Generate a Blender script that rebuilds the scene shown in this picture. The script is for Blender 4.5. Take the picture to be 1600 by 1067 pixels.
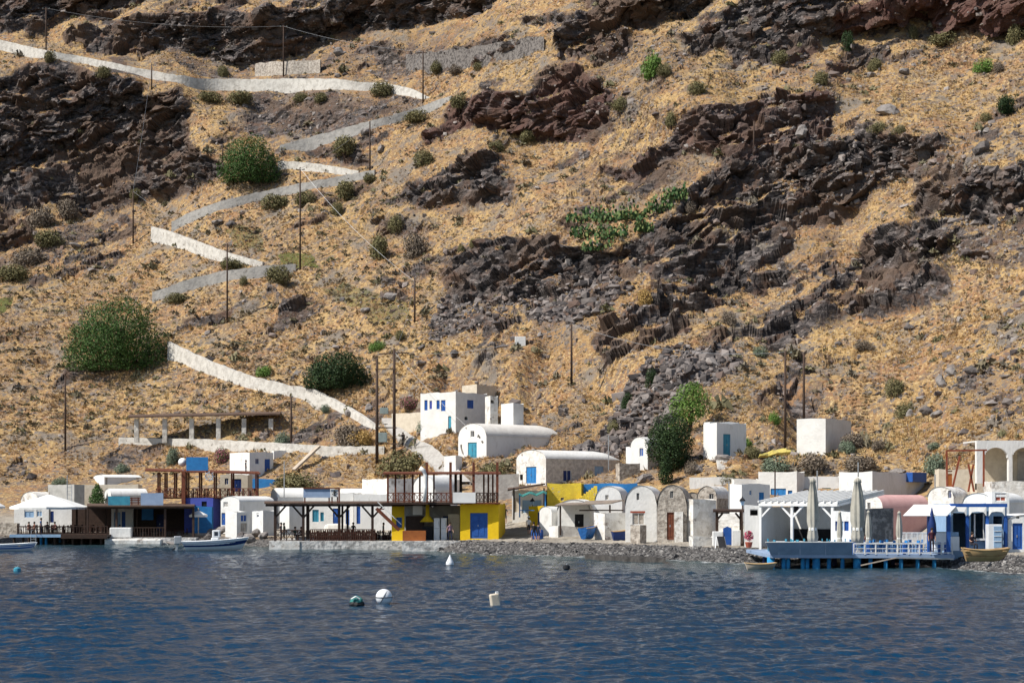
import bpy, bmesh, math, random, time
import numpy as np
from mathutils import Vector, Matrix
random.seed(7); RNG = np.random.default_rng(11)
R = math.radians
for o in list(bpy.data.objects): bpy.data.objects.remove(o)
SC = bpy.context.scene
COL = SC.collection
# ------------------------------------------------------------------ camera, sky, sun, exposure
F, YH, CH = 2600.0, 778.0, 5.0            # focal length in photo pixels, horizon row, eye height above the sea
cam = bpy.data.cameras.new('camera'); camo = bpy.data.objects.new('camera', cam); COL.objects.link(camo)
camo.location = (0, 0, CH); camo.rotation_euler = (R(90), 0, 0)
cam.sensor_width = 36; cam.lens = F / 1600 * 36; cam.shift_y = (YH - 533.5) / 1600
cam.clip_start = 0.5; cam.clip_end = 3000
SC.camera = camo
SUN = Vector((-0.60, -0.27, 0.75)).normalized()
wd = bpy.data.worlds.new('World'); SC.world = wd; wd.use_nodes = True
nt = wd.node_tree; bg = nt.nodes['Background']
sky = nt.nodes.new('ShaderNodeTexSky'); sky.sky_type = 'NISHITA'; sky.sun_disc = False
sky.sun_elevation = math.asin(SUN.z); sky.sun_rotation = math.atan2(SUN.x, SUN.y) % (2 * math.pi)
sky.altitude = 0; sky.air_density = 1.0; sky.dust_density = 0.6; sky.ozone_density = 1.5
nt.links.new(sky.outputs[0], bg.inputs[0]); bg.inputs[1].default_value = 0.09
sl = bpy.data.lights.new('sun', 'SUN'); sl.energy = 5.0; sl.angle = R(0.5); sl.color = (1, 0.95, 0.87)
so = bpy.data.objects.new('sun', sl); COL.objects.link(so); so.rotation_euler = SUN.to_track_quat('Z', 'Y').to_euler()
so.location = (-100, -40, 200)
SC.view_settings.view_transform = 'Standard'; SC.view_settings.look = 'None'
SC.view_settings.exposure = 0.30; SC.view_settings.gamma = 1.0
# ------------------------------------------------------------------ helpers
def W(px, py, d): return Vector(((px - 800) * d / F, d, CH + (YH - py) * d / F))
def X(px, d): return (px - 800) * d / F
def Z(py, d): return CH + (YH - py) * d / F
ORG = {}
def empty(name, loc):
    o = bpy.data.objects.new(name, None); COL.objects.link(o); o.location = loc
    o.empty_display_size = .2; ORG[o.name] = Vector(loc); return o
def tag(o, label, cat, group=None):
    o['label'] = label; o['category'] = cat
    if group: o['group'] = group
    return o
def thing(name, label, cat, loc, group=None): return tag(empty(name, loc), label, cat, group)
def struct(o, kind='structure'): o['kind'] = kind; return o
class MB:
    def __init__(s): s.v = []; s.f = []
    def add(s, vs, fs):
        k = len(s.v); s.v += [tuple(v) for v in vs]; s.f += [tuple(i + k for i in f) for f in fs]; return s
    def box(s, x0, x1, y0, y1, z0, z1):
        return s.add([(x0,y0,z0),(x1,y0,z0),(x1,y1,z0),(x0,y1,z0),(x0,y0,z1),(x1,y0,z1),(x1,y1,z1),(x0,y1,z1)],
                     [(0,3,2,1),(4,5,6,7),(0,1,5,4),(1,2,6,5),(2,3,7,6),(3,0,4,7)])
    def obox(s, c, u, v, w, a, b, h):      # centre, three axes, half sizes
        c, u, v, w = Vector(c), Vector(u).normalized()*a, Vector(v).normalized()*b, Vector(w).normalized()*h
        P = [c + u*i + v*j + w*k for k in (-1,1) for i, j in ((-1,-1),(1,-1),(1,1),(-1,1))]
        return s.add(P, [(0,3,2,1),(4,5,6,7),(0,1,5,4),(1,2,6,5),(2,3,7,6),(3,0,4,7)])
    def bar(s, p, q, w, h=None, up=(0,0,1)):
        p, q = Vector(p), Vector(q); a = (q - p); L = a.length
        if L < 1e-6: return s
        a /= L; up = Vector(up)
        if abs(a.dot(up)) > .95: up = Vector((0,1,0))
        b = a.cross(up).normalized(); c = b.cross(a)
        return s.obox((p+q)/2, a, b, c, L/2, w/2, (h or w)/2)
    def tube(s, pts, r, n=6, caps=True):
        pts = [Vector(p) for p in pts]; rs = r if isinstance(r, (list, tuple)) else [r]*len(pts)
        k = len(s.v)
        for i, p in enumerate(pts):
            a = (pts[min(i+1, len(pts)-1)] - pts[max(i-1, 0)]).normalized()
            up = Vector((0,0,1)) if abs(a.z) < .9 else Vector((0,1,0))
            b = a.cross(up).normalized(); c = b.cross(a)
            for j in range(n):
                t = 2*math.pi*j/n; s.v.append(tuple(p + (b*math.cos(t) + c*math.sin(t))*rs[i]))
        for i in range(len(pts)-1):
            for j in range(n):
                j2 = (j+1) % n; s.f.append((k+i*n+j, k+i*n+j2, k+(i+1)*n+j2, k+(i+1)*n+j))
        if caps:
            s.f.append(tuple(k+j for j in range(n))[::-1]); s.f.append(tuple(k+(len(pts)-1)*n+j for j in range(n)))
        return s
    def lathe(s, prof, c=(0,0,0), n=12, fold=None):
        k = len(s.v)
        for i, (r, z) in enumerate(prof):
            for j in range(n):
                t = 2*math.pi*j/n; rr = r*(fold(t, i) if fold else 1)
                s.v.append((c[0]+rr*math.cos(t), c[1]+rr*math.sin(t), c[2]+z))
        for i in range(len(prof)-1):
            for j in range(n):
                j2 = (j+1) % n; s.f.append((k+i*n+j, k+i*n+j2, k+(i+1)*n+j2, k+(i+1)*n+j))
        s.f.append(tuple(k+j for j in range(n))[::-1]); s.f.append(tuple(k+(len(prof)-1)*n+j for j in range(n)))
        return s
    def build(s, name, m, parent=None, smooth=False, bevel=0, org=None):
        og = ORG[parent.name] if parent is not None else Vector(org or (0,0,0))
        me = bpy.data.meshes.new(name); me.from_pydata([(v[0]-og[0], v[1]-og[1], v[2]-og[2]) for v in s.v], [], s.f)
        me.materials.append(m); me.update()
        if smooth: me.polygons.foreach_set('use_smooth', [True]*len(me.polygons))
        o = bpy.data.objects.new(name, me); COL.objects.link(o)
        if parent is not None: o.parent = parent; ORG[o.name] = og
        else: o.location = og; ORG[o.name] = Vector(og)
        if bevel:
            md = o.modifiers.new('bevel', 'BEVEL'); md.width = bevel; md.segments = 2; md.limit_method = 'ANGLE'
        return o
def np_mesh(name, V, Fc, m, nside, smooth=False, attrs=None):
    me = bpy.data.meshes.new(name); V = np.asarray(V, np.float32); Fc = np.asarray(Fc, np.int32)
    me.vertices.add(len(V)); me.vertices.foreach_set('co', V.ravel())
    me.loops.add(Fc.size); me.loops.foreach_set('vertex_index', Fc.ravel())
    me.polygons.add(len(Fc)); me.polygons.foreach_set('loop_start', np.arange(0, Fc.size, nside, dtype=np.int32))
    me.polygons.foreach_set('loop_total', np.full(len(Fc), nside, np.int32))
    me.polygons.foreach_set('use_smooth', np.full(len(Fc), smooth))
    for k, a in (attrs or {}).items():
        at = me.attributes.new(k, 'FLOAT', 'POINT'); at.data.foreach_set('value', np.asarray(a, np.float32).ravel())
    me.materials.append(m); me.update(calc_edges=True)
    o = bpy.data.objects.new(name, me); COL.objects.link(o); ORG[o.name] = Vector((0,0,0)); return o
def children(o): return [c for c in bpy.data.objects if c.parent == o]
KIDS = {}
def copy_tree(o, loc, rz=0, sc=1, label=None, group=None, parent=None):
    c = o.copy(); COL.objects.link(c)
    if parent is not None: c.parent = parent
    else:
        c.location = loc; c.rotation_euler = (0, 0, rz); c.scale = (sc, sc, sc) if not isinstance(sc, tuple) else sc
        if label: c['label'] = label
        if group: c['group'] = group
    if o.name not in KIDS: KIDS[o.name] = children(o)
    for k in KIDS[o.name]: copy_tree(k, None, parent=c)
    return c
USED = set()
def place(proto, loc, rz=0, sc=1, label=None, group=None):       # first use moves the thing itself, later uses copy it
    if proto.name not in USED:
        USED.add(proto.name); KIDS[proto.name] = children(proto)
        proto.location = loc; proto.rotation_euler = (0,0,rz); proto.scale = (sc,sc,sc) if not isinstance(sc, tuple) else sc
        if label: proto['label'] = label
        if group: proto['group'] = group
        return proto
    return copy_tree(proto, loc, rz, sc, label, group)
# ------------------------------------------------------------------ materials
def mat(name, c1, c2=None, rough=.85, scale=2.0, lo=.4, hi=.65, bump=0, bscale=12, spec=.25, metal=0, stretch=(1,1,1), c3=None, scale3=.5, lo3=.5, hi3=.65):
    m = bpy.data.materials.new(name); m.use_nodes = True; t = m.node_tree; N = t.nodes; Lk = t.links.new
    b = N['Principled BSDF']; b.inputs['Roughness'].default_value = rough; b.inputs['Metallic'].default_value = metal
    b.inputs['Specular IOR Level'].default_value = spec
    g = N.new('ShaderNodeNewGeometry'); mp = N.new('ShaderNodeMapping'); mp.inputs['Scale'].default_value = stretch
    Lk(g.outputs['Position'], mp.inputs['Vector'])
    c2 = c2 or tuple(x*.8 for x in c1)
    def layer(src, sc, lo, hi, col, det=6):
        n = N.new('ShaderNodeTexNoise'); n.inputs['Scale'].default_value = sc; n.inputs['Detail'].default_value = det; n.inputs['Roughness'].default_value = .65
        Lk(mp.outputs[0], n.inputs['Vector'])
        mr = N.new('ShaderNodeMapRange'); mr.inputs[1].default_value = lo; mr.inputs[2].default_value = hi; Lk(n.outputs[0], mr.inputs[0])
        mx = N.new('ShaderNodeMix'); mx.data_type = 'RGBA'; Lk(mr.outputs[0], mx.inputs[0])
        if isinstance(src, tuple): mx.inputs[6].default_value = (*src, 1)
        else: Lk(src, mx.inputs[6])
        mx.inputs[7].default_value = (*col, 1); return mx.outputs[2]
    o = layer(tuple(c1), scale, lo, hi, c2)
    if c3: o = layer(o, scale3, lo3, hi3, c3, 9)
    Lk(o, b.inputs['Base Color'])
    if bump:
        n = N.new('ShaderNodeTexNoise'); n.inputs['Scale'].default_value = bscale; n.inputs['Detail'].default_value = 5
        Lk(mp.outputs[0], n.inputs['Vector'])
        bp = N.new('ShaderNodeBump'); bp.inputs['Strength'].default_value = 1; bp.inputs['Distance'].default_value = bump
        Lk(n.outputs[0], bp.inputs['Height']); Lk(bp.outputs[0], b.inputs['Normal'])
    return m
M = {}
M['white'] = mat('whitewash', (.73,.72,.69), (.63,.62,.59), scale=.9, bump=.03, bscale=4, c3=(.42,.40,.37), scale3=2.2, lo3=.64, hi3=.74)
M['white2'] = mat('whitewash_clean', (.74,.735,.715), (.66,.655,.63), scale=.8, bump=.03, bscale=5, c3=(.50,.48,.44), scale3=1.3, lo3=.57, hi3=.74, stretch=(1,1,.4))
M['oldwhite'] = mat('weathered_whitewash', (.74,.72,.68), (.58,.55,.50), scale=1.5, lo=.45, hi=.6, bump=.05, bscale=4, c3=(.27,.23,.20), scale3=1.4, lo3=.56, hi3=.66)
M['cream'] = mat('cream_plaster', (.62,.55,.44), (.52,.45,.35), bump=.02)
M['pinkwhite'] = mat('faded_roof_wash', (.70,.665,.61), (.60,.56,.51), scale=1.2, bump=.03, bscale=5)
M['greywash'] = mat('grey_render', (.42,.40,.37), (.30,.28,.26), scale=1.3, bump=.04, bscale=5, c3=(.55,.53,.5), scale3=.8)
M['stonewall'] = mat('rubble_masonry', (.47,.42,.36), (.25,.215,.18), scale=2.6, lo=.42, hi=.58, bump=.09, bscale=3.5, c3=(.5,.46,.4), scale3=1.2, lo3=.58, hi3=.64)
M['palestone'] = mat('pale_rubble_masonry', (.62,.57,.50), (.44,.40,.35), scale=2.6, lo=.42, hi=.58, bump=.09, bscale=3.5, c3=(.30,.26,.22), scale3=1.5, lo3=.6, hi3=.68)
M['darkstone'] = mat('dark_masonry', (.10,.09,.08), (.24,.21,.18), scale=2.2, lo=.45, hi=.6, bump=.12, bscale=3)
M['wallpath'] = mat('lime_washed_parapet', (.58,.555,.505), (.42,.395,.355), scale=1.1, lo=.45, hi=.62, bump=.08, bscale=2.5, c3=(.24,.21,.18), scale3=1.0, lo3=.62, hi3=.7)
M['road'] = mat('path_paving', (.40,.38,.35), (.30,.28,.26), bump=.03)
M['concrete'] = mat('concrete', (.45,.44,.41), (.33,.32,.30), scale=1.5, bump=.02)
M['quay'] = mat('quay_stone', (.62,.60,.57), (.26,.25,.24), scale=1.6, lo=.45, hi=.62, bump=.1, bscale=3)
M['wood'] = mat('red_brown_wood', (.17,.055,.028), (.11,.035,.02), scale=3, rough=.6)
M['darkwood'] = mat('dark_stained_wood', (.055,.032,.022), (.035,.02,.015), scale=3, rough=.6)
M['rust'] = mat('rusty_steel', (.26,.07,.035), (.16,.04,.02), rough=.7)
M['palewood'] = mat('pale_plank', (.50,.42,.33), (.36,.30,.24), scale=2)
M['pole'] = mat('tarred_pole', (.075,.048,.035), (.05,.032,.025), scale=2)
M['roofbrown'] = mat('brown_roof_boards', (.13,.085,.06), (.08,.05,.04), scale=2)
M['corr'] = mat('old_corrugated_sheet', (.30,.25,.20), (.16,.12,.10), scale=1.2)
M['blue'] = mat('blue_paint', (.025,.10,.36), (.02,.075,.28), rough=.5)
M['navy'] = mat('navy_paint', (.012,.035,.15), (.01,.025,.10), rough=.5)
M['midblue'] = mat('sea_blue_paint', (.03,.20,.48), (.025,.15,.38), rough=.55)
M['indigo'] = mat('indigo_wall', (.075,.10,.40), (.06,.08,.32), scale=1)
M['teal'] = mat('teal_paint', (.055,.28,.38), (.04,.2,.3), rough=.55)
M['lightblue'] = mat('pale_blue_paint', (.28,.42,.58), (.22,.34,.5), rough=.6)
M['deckblue'] = mat('grey_blue_panel', (.30,.39,.54), (.24,.32,.46), scale=1.2, rough=.5)
M['pileblue'] = mat('turquoise_blue_pile', (.03,.24,.46), (.02,.14,.30), scale=2)
M['yellow'] = mat('yellow_wall', (.78,.52,.015), (.68,.43,.015), scale=1, bump=.02)
M['oldyellow'] = mat('peeling_yellow_wall', (.66,.50,.05), (.50,.37,.05), scale=1.2, bump=.05, c3=(.40,.36,.28), scale3=1.5, lo3=.6, hi3=.68)
M['orange'] = mat('orange_panel', (.33,.11,.03), (.26,.08,.025))
M['redbrick'] = mat('red_lintel', (.40,.10,.06))
M['pink'] = mat('pink_vault_wash', (.66,.40,.375), (.58,.33,.31), scale=.8, bump=.02)
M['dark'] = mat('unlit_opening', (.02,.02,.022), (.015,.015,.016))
M['glass'] = mat('dark_glass', (.03,.04,.06), rough=.1, spec=.5)
M['fabric'] = mat('white_canvas', (.80,.79,.76), (.72,.71,.68), scale=1.2)
M['beige'] = mat('beige_canvas', (.42,.40,.34), (.34,.32,.27), scale=1.5)
M['green_tarp'] = mat('green_tarpaulin', (.05,.22,.20), (.03,.15,.14))
M['bluetarp'] = mat('blue_tarpaulin', (.02,.12,.36), (.015,.08,.25), scale=3, rough=.5, bump=.08, bscale=4)
M['metal'] = mat('galvanised_metal', (.45,.46,.47), (.35,.36,.37), rough=.4, metal=.6)
M['greymetal'] = mat('grey_metal_box', (.25,.30,.29), (.2,.24,.23), rough=.5)
M['boatwhite'] = mat('white_gelcoat', (.80,.81,.82), (.72,.73,.74), rough=.3, spec=.5)
M['boatwood'] = mat('varnished_boat_wood', (.46,.31,.15), (.36,.23,.11), scale=2, rough=.5)
M['black'] = mat('black_rubber', (.02,.02,.022), rough=.6)
M['skin'] = mat('skin', (.45,.26,.18), rough=.6)
M['hair'] = mat('dark_hair', (.03,.02,.015))
M['grass_dead'] = M['palewood']
M['yelplant'] = mat('yellow_wash', (.66,.53,.13), (.42,.36,.12), scale=2)
M['chairdark'] = mat('dark_chair_wood', (.07,.028,.018), (.045,.02,.014))
# ------------------------------------------------------------------ noise
def h01(ix, iy, iz, s):
    with np.errstate(over='ignore'):
        h = (ix.astype(np.int64)*374761393 + iy.astype(np.int64)*668265263 + iz.astype(np.int64)*2147483647 + s*974634777) & 0xffffffff
        h = ((h ^ (h >> 13)) * 1274126177) & 0xffffffff
        h = ((h ^ (h >> 15)) * 2246822519) & 0xffffffff
        return ((h ^ (h >> 16)) & 0xffffff) / float(0xffffff)
def vnoise(x, y, z, s=0):
    xi, yi, zi = np.floor(x), np.floor(y), np.floor(z); a, b, c = x-xi, y-yi, z-zi
    a, b, c = a*a*(3-2*a), b*b*(3-2*b), c*c*(3-2*c); xi, yi, zi = xi.astype(np.int64), yi.astype(np.int64), zi.astype(np.int64)
    r = 0
    for i in (0,1):
        for j in (0,1):
            for k in (0,1):
                r = r + h01(xi+i, yi+j, zi+k, s)*(a if i else 1-a)*(b if j else 1-b)*(c if k else 1-c)
    return r
def fbm(x, y, z, o=4, s=0, g=.5):
    r, A, T, f = 0, 1, 0, 1
    for i in range(o):
        r = r + A*vnoise(x*f, y*f, z*f, s+i*17); T += A; A *= g; f *= 2.03
    return r/T
def blocks(x, y, z, s=0):            # faceted boulders: each voronoi cell is a tilted plane of its own
    xi, yi, zi = [np.floor(q).astype(np.int64) for q in (x, y, z)]
    best = np.full(x.shape, 9.0); sec = np.full(x.shape, 9.0); val = np.zeros(x.shape)
    for i in (-1,0,1):
        for j in (-1,0,1):
            for k in (-1,0,1):
                cx, cy, cz = xi+i, yi+j, zi+k
                dx = cx + h01(cx,cy,cz,s) - x; dy = cy + h01(cx,cy,cz,s+1) - y; dz = cz + h01(cx,cy,cz,s+2) - z
                d = dx*dx + dy*dy + dz*dz
                v = h01(cx,cy,cz,s+3) + (h01(cx,cy,cz,s+4)-.5)*dx*1.4 + (h01(cx,cy,cz,s+5)-.5)*dy*1.4 + (h01(cx,cy,cz,s+6)-.5)*dz*1.4
                nb = d < best; sec = np.where(nb, best, np.minimum(sec, d)); best = np.where(nb, d, best); val = np.where(nb, v, val)
    return val, np.sqrt(sec) - np.sqrt(best)
def blur(a, n, axis):
    for _ in range(3):
        p = [(0,0)]*a.ndim; p[axis] = (n+1, n)
        c = np.cumsum(np.pad(a, p, mode='edge'), axis=axis); k = 2*n+1
        hi = np.take(c, range(k, c.shape[axis]), axis=axis); lo = np.take(c, range(0, c.shape[axis]-k), axis=axis)
        a = (hi - lo)/k
    return a
def inpoly(px, py, poly):
    r = np.zeros(px.shape, bool); xs = [p[0] for p in poly]; ys = [p[1] for p in poly]
    bb = (px > min(xs)) & (px < max(xs)) & (py > min(ys)) & (py < max(ys)); qx, qy = px[bb], py[bb]; q = np.zeros(qx.shape, bool)
    for i in range(len(poly)):
        (x0, y0), (x1, y1) = poly[i], poly[i-1]
        if y0 == y1: continue
        q ^= ((y0 > qy) != (y1 > qy)) & (qx < (x1-x0)*(qy-y0)/(y1-y0) + x0)
    r[bb] = q; return r
# ------------------------------------------------------------------ hillside: a steep slope with cliffs, crags and scree
DW = [(-500,192),(0,184),(160,183),(250,181),(380,174),(420,170),(640,165),(680,156),(720,151),(760,148),(850,144),(950,140),(1050,134),(1150,127),(1200,130),(1430,128),(1480,119),(1600,109),(2100,95)]
def d_water(px): return np.interp(px, [p[0] for p in DW], [p[1] for p in DW])
ee = np.arange(-12, 560, .5)
ze = np.interp(ee, [-12,0,5,15,30,45,52,60,100,560], [-4,0,1.0,1.25,3.8,7,10,14.5,42,370])
ze = np.where(ee > 8, np.convolve(np.pad(ze, 6, mode='edge'), np.ones(13)/13, 'valid'), ze)
PX0, PX1, STEP = -270.0, 1880.0, 1.9
cols = np.arange(PX0, PX1, STEP); NC = len(cols); NR = 590; PTOP = -130.0
PY = np.zeros((NC, NR)); D = np.zeros((NC, NR)); EE = np.zeros((NC, NR))
dwc = blur(d_water(cols), 4, 0)
dlow = blur(d_water(cols), 60, 0)              # further inland the contour lines straighten out
for i in range(NC):
    w = np.clip((ee-25)/60, 0, 1); dd = ee + dwc[i]*(1-w) + dlow[i]*w
    py = YH - F*(ze - CH)/dd
    py = np.minimum.accumulate(py)
    pb = py[10]
    v = np.linspace(0, 1, NR); PY[i] = pb + (PTOP - pb)*v
    D[i] = np.interp(-PY[i], -py, dd); EE[i] = np.interp(-PY[i], -py, ee)
PXg = np.repeat(cols[:,None], NR, 1)
wx = (fbm(PXg/55, PY/55, PXg*0, 3, 5)-.5)*60; wy = (fbm(PXg/55, PY/55, PXg*0+9, 3, 6)-.5)*44
QX, QY = PXg + wx, PY + wy
CL = [ # steep faces: outline as seen from the sea, strength, redness
 ([(140,62),(190,38),(300,20),(400,25),(480,15),(545,-10),(760,-20),(720,22),(640,34),(560,50),(500,62),(465,82),(410,90),(330,82),(260,80),(180,84),(140,78)],1,0),
 ([(-90,-40),(210,-40),(170,22),(100,34),(70,48),(30,40),(-90,30)],1,0),
 ([(-150,120),(0,135),(50,112),(110,103),(190,112),(215,150),(270,140),(287,180),(272,215),(328,238),(332,262),(280,287),(200,308),(130,318),(60,302),(20,284),(-150,250)],1,.05),
 ([(883,82),(898,35),(930,8),(965,18),(987,60),(975,87),(950,104),(910,97)],1,.15),
 ([(1000,-20),(1120,-20),(1062,25),(1025,40),(985,30)],1,0),
 ([(1075,62),(1120,20),(1200,-10),(1315,-20),(1332,42),(1252,52),(1268,92),(1222,102),(1160,92),(1130,62),(1090,82)],.8,.15),
 ([(1325,18),(1400,-10),(1700,-40),(1700,45),(1540,56),(1480,48),(1420,34),(1340,48)],1,.7),
 ([(685,208),(720,175),(760,155),(800,150),(850,132),(905,115),(940,150),(925,187),(870,214),(820,208),(760,197),(700,217)],1,.55),
 ([(630,288),(680,262),(760,246),(805,270),(792,302),(750,330),(690,330),(640,312)],.8,.1),
 ([(1085,175),(1140,163),(1200,158),(1293,146),(1282,192),(1240,238),(1180,248),(1120,252),(1090,237),(1050,258),(955,268),(1000,240),(1060,225)],.9,.35),
 ([(990,395),(1060,335),(1130,285),(1200,240),(1260,250),(1330,232),(1440,238),(1420,262),(1330,302),(1290,345),(1240,372),(1218,402),(1198,442),(1150,462),(1080,502),(1030,517),(1000,548),(958,552),(940,530),(960,500),(1010,480),(1040,440),(1050,405)],1,0),
 ([(697,425),(740,392),(800,382),(850,366),(900,388),(960,393),(1010,383),(1042,410),(990,432),(930,442),(900,452),(850,462),(800,474),(760,484),(720,462)],1,0),
 ([(1212,522),(1240,490),(1280,458),(1310,418),(1350,362),(1400,342),(1450,357),(1480,390),(1472,442),(1440,472),(1380,492),(1320,512),(1260,532)],1,.08),
 ([(1435,312),(1490,276),(1540,270),(1700,280),(1700,352),(1560,350),(1500,334),(1460,344)],.9,0),
 ([(640,100),(650,86),(838,56),(850,72),(760,98),(660,110)],.7,0),
 ([(900,300),(960,280),(1040,262),(1080,275),(1030,305),(960,325),(905,320)],.55,.1),
 ([(1300,35),(1330,130),(1275,150),(1230,120)],.0,.5),
 ([(560,330),(610,322),(660,345),(640,375),(580,372)],.5,.1),
 ([(-150,290),(30,300),(50,345),(0,370),(-150,360)],.8,0),
]
RK = [ # broken rock and scree lying on the slope
 ([(870,690),(930,625),(985,580),(1050,545),(1115,530),(1150,575),(1090,605),(1020,650),(960,680),(900,712)],.75),
 ([(360,165),(440,115),(505,145),(560,155),(610,140),(640,165),(560,195),(480,215),(430,225),(390,205)],.58),
 ([(690,470),(760,470),(860,455),(960,440),(1000,450),(930,500),(830,500),(720,525),(670,530)],.7),
 ([(1190,260),(1420,215),(1440,260),(1330,300),(1250,380),(1200,420)],.45),
 ([(240,80),(420,70),(500,100),(400,120),(300,120)],.55), ([(420,85),(560,60),(700,70),(640,130),(540,120),(450,110)],.5),
 ([(0,390),(90,350),(170,335),(200,350),(110,400),(20,440),(-100,450)],.5),
 ([(1480,560),(1600,470),(1800,450),(1800,640),(1560,660),(1450,640)],.28), ([(0,730),(40,715),(60,760),(30,800),(-100,800)],.6),
 ([(1180,100),(1300,90),(1330,180),(1250,260),(1200,250)],.35), ([(1280,230),(1600,190),(1700,250),(1500,290),(1350,270)],.35),
 ([(1440,340),(1600,350),(1700,420),(1560,420),(1470,390)],.55), ([(800,430),(1010,430),(1010,520),(820,520)],.35), ([(970,20),(1090,90),(980,200),(900,180),(950,100)],.4),
 ([(60,85),(240,110),(280,140),(200,130),(80,115)],.5),
]
GRN = [([(430,395),(500,398),(510,420),(450,425)],.8), ([(500,455),(620,450),(640,500),(560,505)],.6), ([(0,465),(25,460),(20,485),(-60,500)],.9),([(350,360),(400,358),(400,385),(345,385)],.6),([(1000,90),(1050,80),(1050,110),(1010,115)],.5),([(640,520),(700,530),(640,560),(560,560)],.35)]
PATHS = [
 ([(-120,52,16),(0,78,18),(60,92,18),(120,96,10),(150,104,13),(220,118,12),(270,130,16),(310,140,20),(380,142,21),(460,143,23),(520,140,20),(560,144,18),(600,140,12),(640,150,14),(672,162,10)], 'long bright topmost leg of the zigzag path running from the left edge', False),
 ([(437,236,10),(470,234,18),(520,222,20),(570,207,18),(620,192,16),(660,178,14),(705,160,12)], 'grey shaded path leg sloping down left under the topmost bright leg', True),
 ([(434,262,12),(470,266,15),(520,271,13),(560,274,8)], 'short bright path leg right of the upper green bush', False),
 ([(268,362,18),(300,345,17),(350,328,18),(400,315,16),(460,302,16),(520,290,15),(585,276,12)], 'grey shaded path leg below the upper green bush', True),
 ([(236,374,24),(260,381,24),(300,395,24),(340,408,22),(380,414,14),(410,418,10)], 'bright white path wall beside the left hairpin bend', False),
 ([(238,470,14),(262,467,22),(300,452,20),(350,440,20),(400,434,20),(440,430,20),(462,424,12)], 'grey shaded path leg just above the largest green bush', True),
 ([(262,556,26),(300,575,27),(340,590,24),(390,608,24),(440,618,22),(490,624,18),(525,640,16),(555,655,14),(590,678,12)], 'white path wall curving down to the village from the largest green bush', False),
]
NEAR = np.zeros((NC, NR))              # ground beside the path is kept even
for pts_, _, _ in PATHS:
    for (x0, y0, h0), (x1, y1, h1) in zip(pts_[:-1], pts_[1:]):
        n_ = max(2, int(math.hypot(x1-x0, y1-y0)/2))
        for k in range(n_):
            t = k/n_; px, py, hh = x0+(x1-x0)*t, y0+(y1-y0)*t, h0+(h1-h0)*t; c = int((px-PX0)/STEP)
            if 2 < c < NC-3:
                r0, r1 = np.searchsorted(-PY[c], [-(py+7), -(py-hh-5)]); NEAR[c-3:c+4, r0:r1] = 1
NEAR = np.clip(blur(blur(NEAR, 2, 0), 2, 1)*1.3, 0, 1)
CM = np.zeros((NC, NR)); RM = np.zeros((NC, NR)); RD = np.zeros((NC, NR)); GM = np.zeros((NC, NR))
def grow(poly, k): cx, cy = np.mean([p[0] for p in poly]), np.mean([p[1] for p in poly]); return [(cx+(a-cx)*k, cy+(b-cy)*k) for a, b in poly]
for poly, s, r in CL:
    poly = grow(poly, 1.13)
    q = inpoly(QX, QY, poly); CM = np.maximum(CM, q*s); RD = np.maximum(RD, q*r)
RK += [([(880,270),(960,235),(1060,230),(1100,260),(1090,300),(1020,335),(930,335),(880,320)],.62),([(620,270),(700,245),(800,245),(830,290),(790,345),(690,350),(620,320)],.55),([(1230,240),(1330,190),(1420,200),(1440,250),(1330,280),(1250,300)],.62),([(550,300),(640,300),(680,360),(640,400),(560,380)],.5),([(340,130),(460,110),(640,140),(650,180),(520,200),(430,235),(360,200)],.6),([(1200,380),(1300,330),(1330,400),(1250,480),(1190,470)],.65),([(0,300),(90,310),(160,330),(90,380),(0,430)],.62),([(820,130),(900,90),(960,110),(950,180),(880,215),(830,200)],.6),([(1100,90),(1260,90),(1290,140),(1180,160),(1090,170)],.45),([(500,60),(620,40),(760,30),(860,60),(640,110),(520,110)],.52),([(1440,260),(1620,240),(1640,400),(1500,380)],.55)]
for i_, (poly, s) in enumerate(RK): RM = np.maximum(RM, inpoly(QX, QY, poly)*s*(1 if i_ < 14 else .66))
for poly, s in GRN: GM = np.maximum(GM, inpoly(QX, QY, poly)*s)
# loose crags everywhere outside the hand-placed ones
n1 = fbm(PXg/70 + PY/110, PY/38 + PXg/160, PXg*0, 4, 31)
hillm = np.clip((EE-62)/15, 0, 1)
CM = np.maximum(CM, np.clip((n1-.63)/.04, 0, 1)*.55)*hillm
RM = np.maximum(np.maximum(RM, blur(blur(CM, 3, 0), 3, 1)*1.0), np.clip((n1-.58)/.08, 0, 1)*.55)*np.clip((EE-40)/10, 0, 1)
CM = CM*(1-.6*NEAR); CMs = blur(blur(CM, 3, 0), 1, 1)
dd = np.diff(D, axis=1, prepend=D[:, :1])
def integrate(gy, lam=1.0, eps=2.5e-5):      # surface whose upslope gradient is gy, as level as possible along the contour
    g = np.concatenate([gy, -gy[:, ::-1]], 1); g = np.concatenate([g, g[::-1]], 0)
    G = np.fft.fft2(g); kx = 2*np.pi*np.fft.fftfreq(g.shape[0])[:,None]; ky = 2*np.pi*np.fft.fftfreq(g.shape[1])[None,:]
    U = -1j*ky*G/(lam*kx**2 + ky**2 + eps); return np.real(np.fft.ifft2(U))[:gy.shape[0], :gy.shape[1]]
det = integrate(-dd*CMs*1.18, .4, 1e-5)
und = (fbm(PXg/170, PY/120, PXg*0, 3, 44)-.5)*16*np.clip((EE-55)/60, 0, 1)      # broad spurs and gullies
det = det*np.clip((EE-56)/50, 0, 1); print('det', det.min(), det.max())
D2 = D + det + und
P = np.stack([(PXg-800)*D2/F, D2, CH + (YH-PY)*D2/F], -1)
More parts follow.
